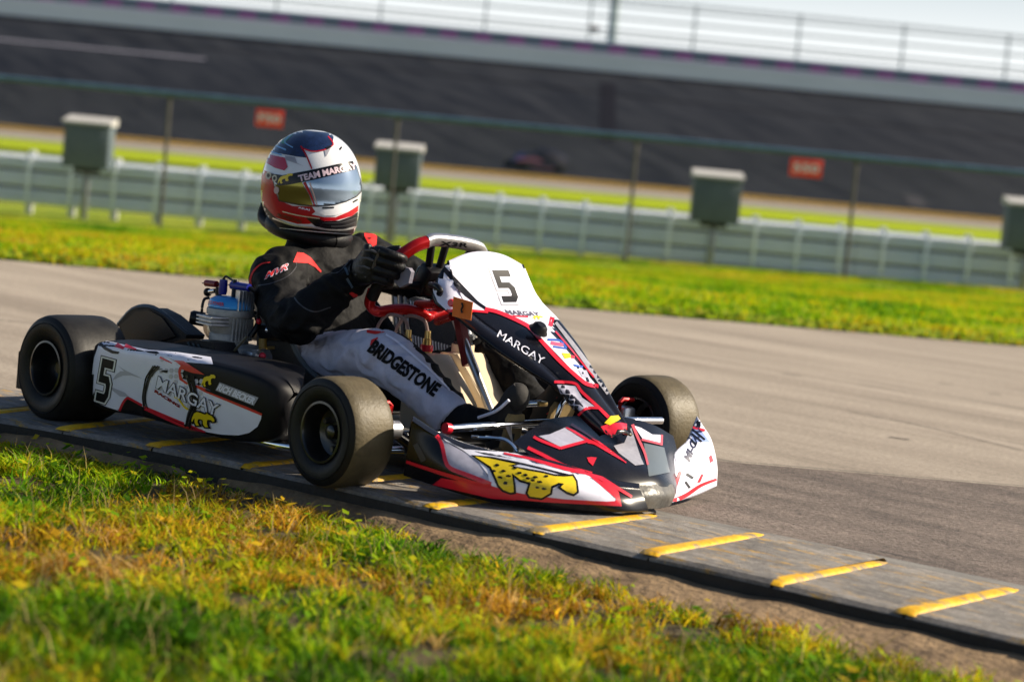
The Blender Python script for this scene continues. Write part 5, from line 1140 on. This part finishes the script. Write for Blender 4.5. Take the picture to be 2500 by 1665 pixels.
# ================================================================== the driver
drv = empty('person', (.42, 0, .085)); tag(drv, 'person in black suit, white helmet and black gloves driving the go-kart', 'person')
def pk(o): o.parent = drv; o.matrix_parent_inverse = Matrix.Translation(drv.location).inverted(); return o
def rings(st_, lat=(0, 1, 0), seg=20, sub=5):
    """elliptical loft: stations (point, half width along lat, half depth)"""
    P = crom([s_[0] for s_ in st_], sub); A = crom([(s_[1], s_[2], 0) for s_ in st_], sub); rows_ = []
    lat = Vector(lat)
    for i, p in enumerate(P):
        d = (P[min(i+1, len(P)-1)]-P[max(i-1, 0)]).normalized(); a = (lat-d*lat.dot(d)).normalized(); b = d.cross(a)
        rows_.append([p+a*A[i].x*math.cos(2*math.pi*k/seg)+b*A[i].y*math.sin(2*math.pi*k/seg) for k in range(seg)])
    return rows_
bod = MB()
bod.grid(rings([((.46, 0, .115), .15, .075), ((.41, 0, .16), .165, .105), ((.345, 0, .25), .155, .11), ((.295, 0, .35), .160, .112), ((.26, 0, .42), .165, .105), ((.245, 0, .47), .125, .088), ((.235, 0, .515), .080, .075), ((.23, 0, .60), .065, .065)]), closed=True, cap=True)
def limb(pts, rad): bod.grid(rings([(p, r, r*.96) for p, r in zip(pts, rad)], lat=(.1, 1, .2), seg=18), closed=True, cap=True)
RSH, REL, RWR = (.288, -.158, .428), (0.5537,-0.29,0.3351), (.628, -.180, .462)
limb([(.255, -.06, .44), RSH, (.37, -.215, .385), (.46, -.262, .34), REL, (.575, -.245, .385), (.605, -.21, .430), RWR, (.655, -.172, .478)], [.072, .076, .066, .060, .056, .052, .045, .038, .034])
limb([(.25, .06, .46), (.25, .175, .475), (.31, .245, .455), (.38, .285, .425), (.47, .285, .43), (.57, .235, .45), (.655, .18, .475), (.68, .172, .49)], [.075, .080, .066, .06, .055, .048, .038, .034])
limb([(.42, -.05, .15), (0.4497,-0.125,0.2119), (0.6318,-0.17,0.2528), (0.7927,-0.2,0.2691), (0.9035,-0.19,0.222), (0.9739,-0.175,0.1771), (1.0221,-0.165,0.1535), (1.0987,-0.155,0.1464), (1.1786,-0.15,0.1424)], [.075, .074, .069, .066, .056, .050, .045, .040, .036])
limb([(.40, .07, .15), (.50, .11, .165), (.66, .16, .215), (.80, .175, .265), (.89, .155, .235), (.98, .14, .185), (1.03, .135, .15)], [.085, .080, .068, .066, .056, .047, .042])
limb([(0.6741,-0.15,0.2811), (0.7721,-0.155,0.2912), (0.872,-0.15,0.2485), (0.9455,-0.145,0.2056), (1.0091,-0.14,0.1687)], [.030, .038, .040, .038, .034])
body = bod.build('body', SUIT, None, smooth=0)
m_ = body.modifiers.new('r', 'REMESH'); m_.mode = 'VOXEL'; m_.voxel_size = .0060; m_.use_smooth_shade = True
m_ = body.modifiers.new('s', 'SMOOTH'); m_.iterations = 6; m_.factor = .5
bake(body)
# cloth folds: push the surface along its normals, deeper where limbs bend
me = body.data
bends = [Vector(REL), Vector((.62, -.2, .45)), Vector((0.8006,-0.2,0.2723)), Vector((.42, -.12, .2)), Vector((.33, -.2, .41)), Vector((.8, .175, .3)), Vector((.36, 0, .24))]
nv = [v.normal.copy() for v in me.vertices]
for v, n_ in zip(me.vertices, nv):
    w_ = .35+sum(math.exp(-((v.co-b).length/.075)**2) for b in bends)
    q = v.co
    w2 = sum(math.exp(-((v.co-b).length/.065)**2) for b in bends)
    wob = noise.noise(q*14)
    f_ = 1-2.4*abs(noise.noise(Vector((q.x*13+wob, q.y*13, q.z*20+wob))))
    g_ = math.sin((q.x*.8+q.z*.9)*150+wob*7+q.y*40)
    v.co = q+n_*(.0080*(.65+w2)*f_+.0036*min(1.2, w2+.12)*g_)
me.materials.clear(); me.materials.append(SUIT); me.materials.append(PANT)
def sd(p, pts, rad):
    """distance to a limb's axis less its thickness"""
    b_ = 9.
    for i in range(len(pts)-1):
        a0, a1 = Vector(pts[i]), Vector(pts[i+1]); d = a1-a0; t = max(0, min(1, (p-a0).dot(d)/d.length_squared))
        b_ = min(b_, (p-(a0+d*t)).length-(rad[i]+(rad[i+1]-rad[i])*t))
    return b_
LEGS = [([(0.4372,-0.13,0.2138), (0.6146,-0.17,0.2506), (0.7927,-0.2,0.2691), (0.9035,-0.19,0.222), (1.0054,-0.168,0.1598)], [.080, .070, .066, .056, .048])]
TOP = [([(.43, 0, .14), (.345, 0, .25), (.26, 0, .43)], [.13, .135, .14]), ([RSH, (.46, -.265, .345), REL, (.605, -.21, .430)], [.08, .062, .058, .044]), ([(.50, .11, .20), (.80, .175, .30)], [.084, .066]), ([(0.7091,-0.152,0.2934), (0.7721,-0.155,0.2912), (0.872,-0.15,0.2485), (0.9455,-0.145,0.2056), (1.0091,-0.14,0.1687)], [.024, .036, .038, .036, .034]), ([(1.0523,-0.16,0.1471), (1.1786,-0.15,0.1424)], [.050, .04])]
for p in me.polygons:
    c_ = p.center
    l_ = min(sd(c_, *q) for q in LEGS); t_ = min(sd(c_, *q) for q in TOP)
    p.material_index = 1 if l_ < t_-.004 else 0
    p.use_smooth = True
pk(body)
pk(MB().grid(rings([((0.9847,-0.174,0.1721), .050, .052), ((1.0088,-0.168,0.1581), .052, .054), ((1.0226,-0.165,0.1492), .050, .052), ((1.0192,-0.165,0.1509), .044, .044)], lat=(.1, 1, .2), seg=24), closed=True).build('trouser_cuff', PANT, None))
Tb = bvh(body); FL = ((0.82,-0.2,0.25),(0.6678,0.7444,0),(-0.073,0.0655,0.9952),(0.7408,-0.6645,0.098)); FA = ((0.42,-0.26,0.42),(0.6264,0.7795,0),(-0.0501,0.0402,0.9979),(0.7779,-0.6251,0.0642))
def BP(name, polys, m, fr=None, off=.0015, step=.010):
    if not isinstance(polys[0][0], (tuple, list)): polys = [polys]
    for p in polys: print_on(name, body, Tb, fr or FL, [p], m, off, step)
BP('knee_piping', [stripe([(-0.0215,0.0803),(0.0063,0.0655),(0.0515,0.0338),(0.1083,-0.0089),(0.1544,-0.0499)], .005)], WHITE, None, .0025)
BP('red_leg_tab', [(-0.0557,0.064),(-0.0393,0.0721),(-0.0413,0.0653),(-0.0582,0.0479)], SRED, None, .002)
o = write_on('leg_lettering', None, Tb, FL, 'BRIDGESTONE', (-0.0624,0.0356), (0.1091,-0.0621), (-0.045,0.0628), SUIT, .0030, bold=.05); o.parent = body
BP('red_shoulder_flash', [(0.0399,0.0863),(0.0572,0.0863),(0.0783,0.0752),(0.11,0.0417),(0.1075,0.0372),(0.092,0.0503),(0.0709,0.06),(0.0307,0.0579)], SRED, FA)
o = write_on('sleeve_lettering_edge', None, Tb, FA, 'MVR', (-0.0384,0.007), (0.0153,0.0363), (-0.0314,0.0264), WHITE, .002, bold=.06); o.parent = body
o = write_on('sleeve_lettering', None, Tb, FA, 'MVR', (-0.0384,0.007), (0.0153,0.0363), (-0.0314,0.0264), SRED, .003, bold=.01); o.parent = body
BP('red_sleeve_piping', [stripe([(-0.0293,0.0526),(-0.0517,0.0463),(-0.0702,0.0274),(-0.0783,0.0035),(-0.074,-0.0134)], (.003, .006))], SRED, FA)
BP('red_far_shoulder', [(0.2203,0.1749),(0.2381,0.1707),(0.2598,0.1552),(0.2591,0.129),(0.2425,0.1188),(0.2254,0.1492)], SRED, FA)
BP('red_lap_patch', [(0.2112,-0.1048),(0.2425,-0.0827),(0.2672,-0.0806),(0.2771,-0.0992),(0.2502,-0.1084)], SRED, FA)
BP('grey_cuff', [(0.1829,0.0754),(0.1907,0.0811),(0.1952,0.0666),(0.2054,0.0442),(0.2225,0.0191),(0.2145,0.0151),(0.1983,0.0303),(0.1883,0.051)], GREYF, FA, .002)
BP('red_cuff', [(0.1933,0.0697),(0.1998,0.062),(0.2087,0.0445),(0.2245,0.0243),(0.2209,0.019),(0.206,0.0376),(0.1961,0.0567)], SRED, FA, .003)
BP('sleeve_seam', [stripe([(-0.0555,-0.0118),(-0.0217,-0.0031),(0.0169,0.0176),(0.0378,0.0426),(0.0393,0.0587)], .0022)], DGREY, FA, .0016)
BP('sleeve_seam', [stripe([(0.1107,0.0387),(0.1437,0.0388),(0.169,0.0659),(0.1786,0.0834)], .0022)], DGREY, FA, .0016)
BP('elbow_panel', [stripe([(0.0269,-0.0101),(0.0519,-0.0465),(0.092,-0.0652),(0.1348,-0.0504)], (.004, .003))], DGREY, FA, .0016)
BP('sleeve_mark', [stripe([(0.1631,0.0543),(0.1716,0.0357)], .006), stripe([(0.1696,0.0273),(0.1854,0.0037)], .006)], mat('faded_blue_print', (.05, .08, .11), .6), FA, .002)

# gloves: palm, four bent fingers and a thumb wrapped round the grip
def glove(side):
    sy = 1 if side < 0 else -1
    def p3(x, y, z): return Vector((x, y*sy, z))
    g = Vector((.47, -.05*sy, .88)).normalized()
    b = MB()
    def ch(pts, rad): b.grid(rings([(p, r, r) for p, r in zip(pts, rad)], lat=(0, .3, 1), seg=12, sub=4), closed=True, cap=True)
    
    # palm: a flat slab from wrist to knuckles on the outer side of the rim
    b.grid(rings([(p3(.640, -.178, .470), .034, .026), (p3(.665, -.190, .480), .041, .024), (p3(.690, -.197, .490), .046, .020), (p3(.708, -.194, .497), .044, .016)], lat=g, seg=18, sub=4), closed=True, cap=True)
    hdir = Vector((.80, .10*sy, -.30)).normalized()
    for i, (of, ln, r) in enumerate(((-.036, .82, .0098), (-.013, .96, .0108), (.010, 1.0, .0112), (.032, .92, .0108))):
        k = p3(.708, -.196, .494)+g*of*.98
        a1 = k+p3(.027, .004, -.004)*ln; a2 = a1+p3(.014, .024, -.006)*ln; a3 = a2+p3(-.012, .022, -.004)*ln; a4 = a3+p3(-.014, .006, .0)*ln
        ch([k-p3(.02, 0, 0), k, a1, a2, a3, a4], [r, r*1.12, r*1.02, r*.98, r*.92, r*.8])
    th = p3(.662, -.172, .490)
    ch([th-p3(.01, .0, 0), th+g*.012+p3(.012, .012, .004), th+g*.030+p3(.022, .030, .006), th+g*.036+p3(.036, .044, .006)], [.015, .0135, .0115, .0095])
    o = b.build('glove', GLOVE, None, smooth=0)
    m_ = o.modifiers.new('r', 'REMESH'); m_.mode = 'VOXEL'; m_.voxel_size = .0027; m_.use_smooth_shade = True
    m_ = o.modifiers.new('s', 'SMOOTH'); m_.iterations = 3; m_.factor = .4
    bake(o)
    for p in o.data.polygons: p.use_smooth = True
    sc_ = Matrix.Translation(p3(.640, -.178, .468)) @ Matrix.Scale(1.16, 4) @ Matrix.Translation(-p3(.640, -.178, .468))
    o.data.transform(Matrix.Translation((.004, 0, .006)) @ sc_)
    pk(o)
    # cuff
    c = MB().grid(rings([(p3(.612, -.186, .445), .040, .038), (p3(.632, -.180, .462), .042, .038), (p3(.652, -.180, .474), .040, .034)], lat=(.1, 1, .2), seg=20), closed=True).build('cuff', GLOVE, None); c.parent = o
    for nm, mm, q0, q1 in (('cuff_band_grey', GREYF, .06, .30), ('cuff_band_red', SRED, .32, .62)):
        A_, B_ = p3(.598, -.196, .432), p3(.634, -.182, .462)
        cb = MB().grid(rings([(A_.lerp(B_, q0), .0455, .0445), (A_.lerp(B_, q1), .0460, .0450)], lat=(.1, 1, .2), seg=24, sub=3), closed=True).build(nm, mm, None); cb.parent = o
    for i, of in enumerate((-.034, -.011, .012, .034)):
        k = p3(.712, -.221, .504)+g*of*1.1
        e = MB().tube([k-p3(.022, .0, .002), k, k+p3(.018, .003, -.004)], [.003, .0035, .003], 6).build('finger_seam', mat('glove_pale_seam', (.10, .09, .085), .5), None); e.parent = o
    kn = MB().grid(rings([(p3(.733, -.206, .506)-g*.034, .006, .004), (p3(.735, -.208, .508), .007, .005), (p3(.733, -.206, .510)+g*.036, .006, .004)], lat=(0, 1, 0), seg=10), closed=True, cap=True).build('knuckle_guard', mat('knuckle_pad', (.09, .075, .06), .45, bump=.6, bscale=90), None); kn.parent = o
    return o
gl = glove(-1); glf = glove(1)
pp = MB().prism([(0.7489,-0.15,0.4928),(0.7719,-0.15,0.5015),(0.7938,-0.148,0.5006),(0.8023,-0.146,0.4919),(0.7967,-0.146,0.4625),(0.7694,-0.15,0.4482),(0.736,-0.155,0.4687)], (0, 1, 0), .012).build('palm_pad', GREYF, None, bev=.004); pp.parent = gl
# shoes
def shoe(heel, toe, lat, wd):
    heel, toe = Vector(heel), Vector(toe); d = toe-heel; up = Vector((-d.z, 0, d.x)).normalized()
    if up.x > 0: up = -up
    st_ = [(heel+up*.030, wd*.40, .028), (heel+d*.12+up*.042, wd*.5, .045), (heel+d*.35+up*.045, wd*.52, .045), (heel+d*.6+up*.032, wd*.55, .032), (heel+d*.85+up*.022, wd*.55, .022), (heel+d*1.0+up*.014, wd*.35, .012)]
    s_ = empty('shoe', (0, 0, 0)); pk(s_)
    MB().grid(rings(st_, lat=lat, seg=18), closed=True, cap=True).build('upper', mat('shoe_suede', (.012, .011, .011), .8, bump=.2), s_)
    rows_ = []
    for t, w_ in ((0, .32), (.08, .5), (.3, .46), (.5, .50), (.58, .40)):
        c_ = heel+d*t; L_ = Vector(lat)*wd*w_
        rows_.append([c_-L_, c_+L_, c_+L_+up*.010, c_-L_+up*.010])
    MB().grid(rows_, closed=True, cap=True).build('sole', TAN, s_, smooth=30)
    MB().ball(heel+d*.82+up*.012, (wd*.46, wd*.54, .036), 18).build('toe_cap', mat('shoe_suede', (.012, .011, .011), .8, bump=.2), s_)
    return s_
s1 = shoe((1.2152,-0.15,0.0948), (1.2409,-0.145,0.2578), (0, 1, 0), .058)
MB().tube(crom([(1.1349,-0.185,0.1685), (1.1977,-0.19,0.1938), (1.2335,-0.185,0.2254)], 4), .004, 6).build('ankle_trim', WHITE, s1)
s2 = shoe((1.075, .14, .085), (1.155, .13, .28), (0, 1, 0), .085)
for k in range(4):
    MB().tube([(1.09+.012*k, .10, .17+.022*k), (1.075+.012*k, .17, .175+.022*k)], .005, 6).build('red_lace', mat('red_lace', (.55, .03, .02), .6), s2)
sh = Tb

# helmet
HC = Vector((0.198,0,0.6723)); FACE = R(-12)
hel = empty('helmet', HC); pk(hel)
def hpt(psi, t):
    """psi: angle from the face, t in [0,1] from crown to neck rim"""
    th = t*math.pi*.80
    fr_ = sm(math.cos(psi), -.35, .5)          # 1 in front, 0 at the back
    ct = math.cos(th); st_ = math.sin(th)
    z = .157*ct if ct > 0 else .146*ct
    ro = st_**.92 if th < math.pi/2 else None
    if th >= math.pi/2:
        back = math.sqrt(max(0, st_)); frn = max(.0, 1-.16*(-ct)**2.2)
        ro = (st_**.75)*(1-fr_)+frn*fr_
    rx = .154 if math.cos(psi) > 0 else .150
    ry = .136
    x = rx*ro*math.cos(psi); y = ry*ro*math.sin(psi)
    if z < -.02: x += .006*fr_*sm(-z, .02, .09)
    a = FACE
    return Vector((HC.x+x*math.cos(a)-y*math.sin(a), HC.y+x*math.sin(a)+y*math.cos(a), HC.z+z))
rows_ = [[hpt(2*math.pi*k/160, max(t, .002)) for k in range(160)] for t in np.linspace(0, 1, 100)]
rim_ = [[HC+(p-HC)*Vector((.93, .93, 1.0)).x if False else Vector((HC.x+(p.x-HC.x)*.92, HC.y+(p.y-HC.y)*.92, p.z-.006)) for p in rows_[-1]], [Vector((HC.x+(p.x-HC.x)*.8, HC.y+(p.y-HC.y)*.8, p.z+.02)) for p in rows_[-1]]]
def hk(o): o.parent = hel; o.matrix_parent_inverse = (Matrix.Translation(HC)).inverted(); return o
shell = hk(MB().grid(rows_, closed=True).build('shell', SHELL, None, smooth=70))
hk(MB().grid([rows_[-1]]+rim_, closed=True).build('neck_trim', MBLACK, None, smooth=70))
Tsh = bvh(shell); FH = ((0.2,0,0.68),(0.6347,0.7728,0),(-0.014,0.0115,0.9998),(0.7727,-0.6346,0.0181))
def HP(name, polys, m, off=.001, step=.006):
    if not isinstance(polys[0][0], (tuple, list)): polys = [polys]
    return [hk(print_on(name, None, Tsh, FH, [p], m, off, step)) for p in polys][-1]
HP('navy_crown', [(-0.127,0.0734),(-0.1259,0.0963),(-0.1042,0.1256),(-0.0704,0.1562),(-0.023,0.1698),(0.0197,0.1677),(0.0485,0.1339),(0.0475,0.1095),(0.0258,0.0968),(-0.0038,0.0879),(-0.0349,0.0957),(-0.0205,0.0696),(-0.0479,0.0701),(-0.0938,0.075)], NAVY, .0014)
HP('green_flash', [(-0.0909,0.1117),(-0.0685,0.1336),(-0.0621,0.1296),(-0.0786,0.1098),(-0.0794,0.1021),(-0.0932,0.1039)], GREEN, .0018)
HP('blue_stripe', [stripe([(-0.1114,0.1037),(-0.1046,0.0952),(-0.0765,0.0857)], .004), stripe([(-0.1252,0.0872),(-0.1152,0.0775),(-0.0874,0.071)], .004), stripe([(-0.0681,0.129),(-0.083,0.1079),(-0.059,0.0934)], .003)], mat('sky_blue_print', (.20, .42, .70), .2, coat=.6), .0020)
HP('red_flash', [(-0.1284,0.0717),(-0.1053,0.0678),(-0.0778,0.0643),(-0.0682,0.0408),(-0.0763,0.0294),(-0.1025,0.0346),(-0.1309,0.0472)], mat('crimson_print', (.45, .012, .04), .2, coat=.6), .0018)
HP('red_pinstripe', [stripe([(-0.0383,0.0999),(-0.021,0.0757),(-0.0029,0.0408)], .004), stripe([(-0.0348,0.0942),(-0.0038,0.0879),(0.0318,0.0974),(0.0475,0.1095)], .003), stripe([(0.0333,0.134),(0.0468,0.1186),(0.0491,0.1096)], .003)], HRED, .0022)
HP('grey_shade_print', [[(-0.0783,0.0703),(-0.0508,0.0683),(-0.0433,0.0523),(-0.0215,0.0452),(-0.0742,0.0585)], [(0.0259,0.0953),(0.0372,0.1055),(0.0448,0.1062),(0.0322,0.0761)]], MGREY, .0016)
HP('crown_vent', [[(0.0284,0.1016),(0.0416,0.1083),(0.0458,0.1048),(0.0335,0.096)], [(0.0665,0.1021),(0.0718,0.1103),(0.0737,0.1059),(0.0699,0.0979)]], BLACK, .003)
HP('black_base', [(-0.1438,-0.0514),(-0.1109,-0.0819),(-0.088,-0.1012),(-0.0412,-0.1152),(0.0137,-0.117),(0.0596,-0.119),(0.1051,-0.1149),(0.1346,-0.103),(0.1518,-0.0824),(0.1725,-0.0806),(0.1687,-0.1422),(0.0499,-0.1835),(-0.0723,-0.1792),(-0.1528,-0.1253)], PBLACK, .0016)
HP('red_cheek', [(-0.1571,0.0356),(-0.1431,0.0308),(-0.1133,0.0184),(-0.0947,-0.0225),(-0.0768,-0.0544),(-0.0456,-0.0637),(0.0058,-0.0606),(0.0161,-0.0734),(0.0076,-0.0818),(0.0416,-0.0863),(0.0718,-0.0836),(0.1069,-0.0651),(0.1399,-0.0407),(0.1425,-0.0527),(0.117,-0.0764),(0.0726,-0.0927),(0.0364,-0.0975),(0.0008,-0.1084),(-0.0294,-0.1111),(-0.0882,-0.0997),(-0.1139,-0.0822),(-0.1433,-0.0574)], HRED, .0012)
HP('white_chin', [(0.0058,-0.0606),(0.0387,-0.053),(0.0833,-0.0397),(0.1269,-0.0143),(0.1385,-0.0072),(0.1412,-0.0375),(0.1067,-0.0636),(0.0714,-0.079),(0.0412,-0.0818),(0.0193,-0.0761)], SHELL, .0022)
HP('chin_vent', [[(0.0332,-0.0596),(0.0648,-0.0552),(0.0652,-0.0597),(0.0336,-0.0641)], [(0.1136,-0.037),(0.1266,-0.0281),(0.1285,-0.0325),(0.1155,-0.0414)]], BLACK, .0032)
HP('chin_grille', [(-0.0067,-0.0923),(0.0298,-0.092),(0.0425,-0.097),(0.0817,-0.0919),(0.117,-0.0764),(0.1455,-0.0524),(0.1497,-0.0826),(0.1346,-0.1024),(0.0929,-0.1153),(0.0596,-0.1184),(0.0194,-0.1128)], GBLACK, .0020)
HP('chrome_chin_line', [stripe([(-0.0971,-0.102),(-0.0412,-0.1152),(0.0137,-0.1164),(0.0596,-0.1184),(0.105,-0.1142),(0.1346,-0.1024),(0.1512,-0.0825)], .004), stripe([(-0.0715,-0.0814),(-0.0253,-0.0878),(0.0297,-0.0905)], .0025)], SILV, .0034)
HP('grille_bars', [stripe([(0.0368,-0.1021),(0.0882,-0.0959),(0.1325,-0.0781)], .003), stripe([(0.0618,-0.109),(0.098,-0.1042),(0.1393,-0.0866)], .003)], DGREY, .0030)
write = lambda *a, **k: hk(write_on(*a, **k))
write('cheek_lettering', None, Tsh, FH, 'PROFESSIONAL', (-0.0854,-0.0964), (-0.0175,-0.1085), (-0.0832,-0.087), mat('dim_red_print', (.12, .01, .01), .3), .0026, bold=.03)
write('brow_lettering', None, Tsh, FH, 'ARAI', (-0.03,-0.0684), (0.0007,-0.0723), (-0.0304,-0.0639), WHITE, .0026, bold=.03)
# visor: raised mirror shield with black top strip
VP = [(-0.1068,0.0129),(-0.0974,0.0092),(-0.0676,0.0165),(-0.0113,0.0324),(0.1014,0.0688),(0.1145,0.0578),(0.128,0.0255),(0.1367,-0.0043),(0.1215,-0.0225),(0.0953,-0.0371),(0.0628,-0.0493),(0.0177,-0.0573),(-0.0279,-0.0575),(-0.0647,-0.0539),(-0.0816,-0.0518),(-0.0947,-0.0225)]
vis = HP('visor', VP, VISOR, .0050)
md_ = vis.modifiers.new('s', 'SOLIDIFY'); md_.thickness = .004; md_.offset = -1; bake(vis)
HP('visor_gasket', [outline(VP, .003)], BLACK, .0030)
HP('visor_grass_reflection', [(-0.0957,-0.0104),(-0.0271,0.0044),(-0.0062,-0.0266),(0.0085,-0.0563),(-0.0279,-0.0575),(-0.0647,-0.0539),(-0.0816,-0.0518)], VISORS, .0058)  # grass mirrored in the visor, painted as a gold patch
HP('visor_edge_stripe', [stripe([(-0.0194,0.0027),(-0.0017,-0.0261),(0.0131,-0.0568)], (.008, .004))], HRED, .0064)
HP('visor_edge_line', [stripe([(-0.0058,0.004),(0.0074,-0.0253),(0.0191,-0.0554)], (.004, .003))], mat('peach_line', (.6, .4, .34), .3), .0064)
HP('visor_strip', [(-0.1133,0.0184),(-0.0706,0.0157),(-0.0409,0.0236),(0.0301,0.0469),(0.1041,0.0721),(0.1137,0.0501),(0.0619,0.0316),(0.0028,0.0109),(-0.0565,-0.0068),(-0.0864,-0.0126),(-0.1027,0.0011)], GBLACK, .0062)
write('visor_lettering', None, Tsh, FH, 'TEAM MARGAY', (-0.0316,0.004), (0.115,0.0518), (-0.0368,0.0188), mat('pink_white_print', (.72, .55, .62), .35), .0072, bold=.04)
HP('cat_emblem', [fit(CAT, (-0.0852,-0.0094), (-0.0488,0.0091), (-0.0883,0.0101))], YELL, .0072)
for q_, rr in (((-0.1158,0.0121), .008), ((-0.0986,0.0061), .007)):
    HP('pivot_disc', [[(q_[0]+rr*math.cos(a), q_[1]+rr*1.3*math.sin(a)) for a in np.linspace(0, 5.8, 12)]], mat('pivot_cream', (.55, .52, .42), .4), .0075, 0)
    HP('pivot_hole', [[(q_[0]+rr*.5*math.cos(a), q_[1]+rr*.7*math.sin(a)) for a in np.linspace(0, 5.8, 10)]], BLACK, .0082, 0)
HP('side_button', [[((-0.0908,-0.0252)[0]+.007*math.cos(a), (-0.0908,-0.0252)[1]+.010*math.sin(a)) for a in np.linspace(0, 5.8, 12)]], mat('button_pink', (.5, .36, .34), .4), .0075, 0)
# small rear spoiler and collar
hk(MB().grid(loft([[hpt(R(a), t)+(hpt(R(a), t)-HC).normalized()*o_ for t in (.30, .42, .54)] for a, o_ in ((150, .002), (165, .012), (180, .016), (195, .016), (210, .012), (232, .002))], 4, 4)).build('rear_spoiler', SHELL, None))
col = MB()
cr_ = [Vector((.205+.100*math.cos(a), .10*math.sin(a), .552-.018*math.cos(a))) for a in np.linspace(0, 2*math.pi, 33)]
for i_ in range(1): col.tube(cr_, .024, 14, cap=False)
pk(col.build('neck_collar', MBLACK, None, smooth=60))
pk(MB().tube(crom([(0.0691,-0.05,0.611), (0.0731,-0.06,0.5741), (0.1403,-0.08,0.5546), (0.2143,-0.1,0.5504)], 5), [.016]*16, 12).build('collar_strap', MBLACK, None))
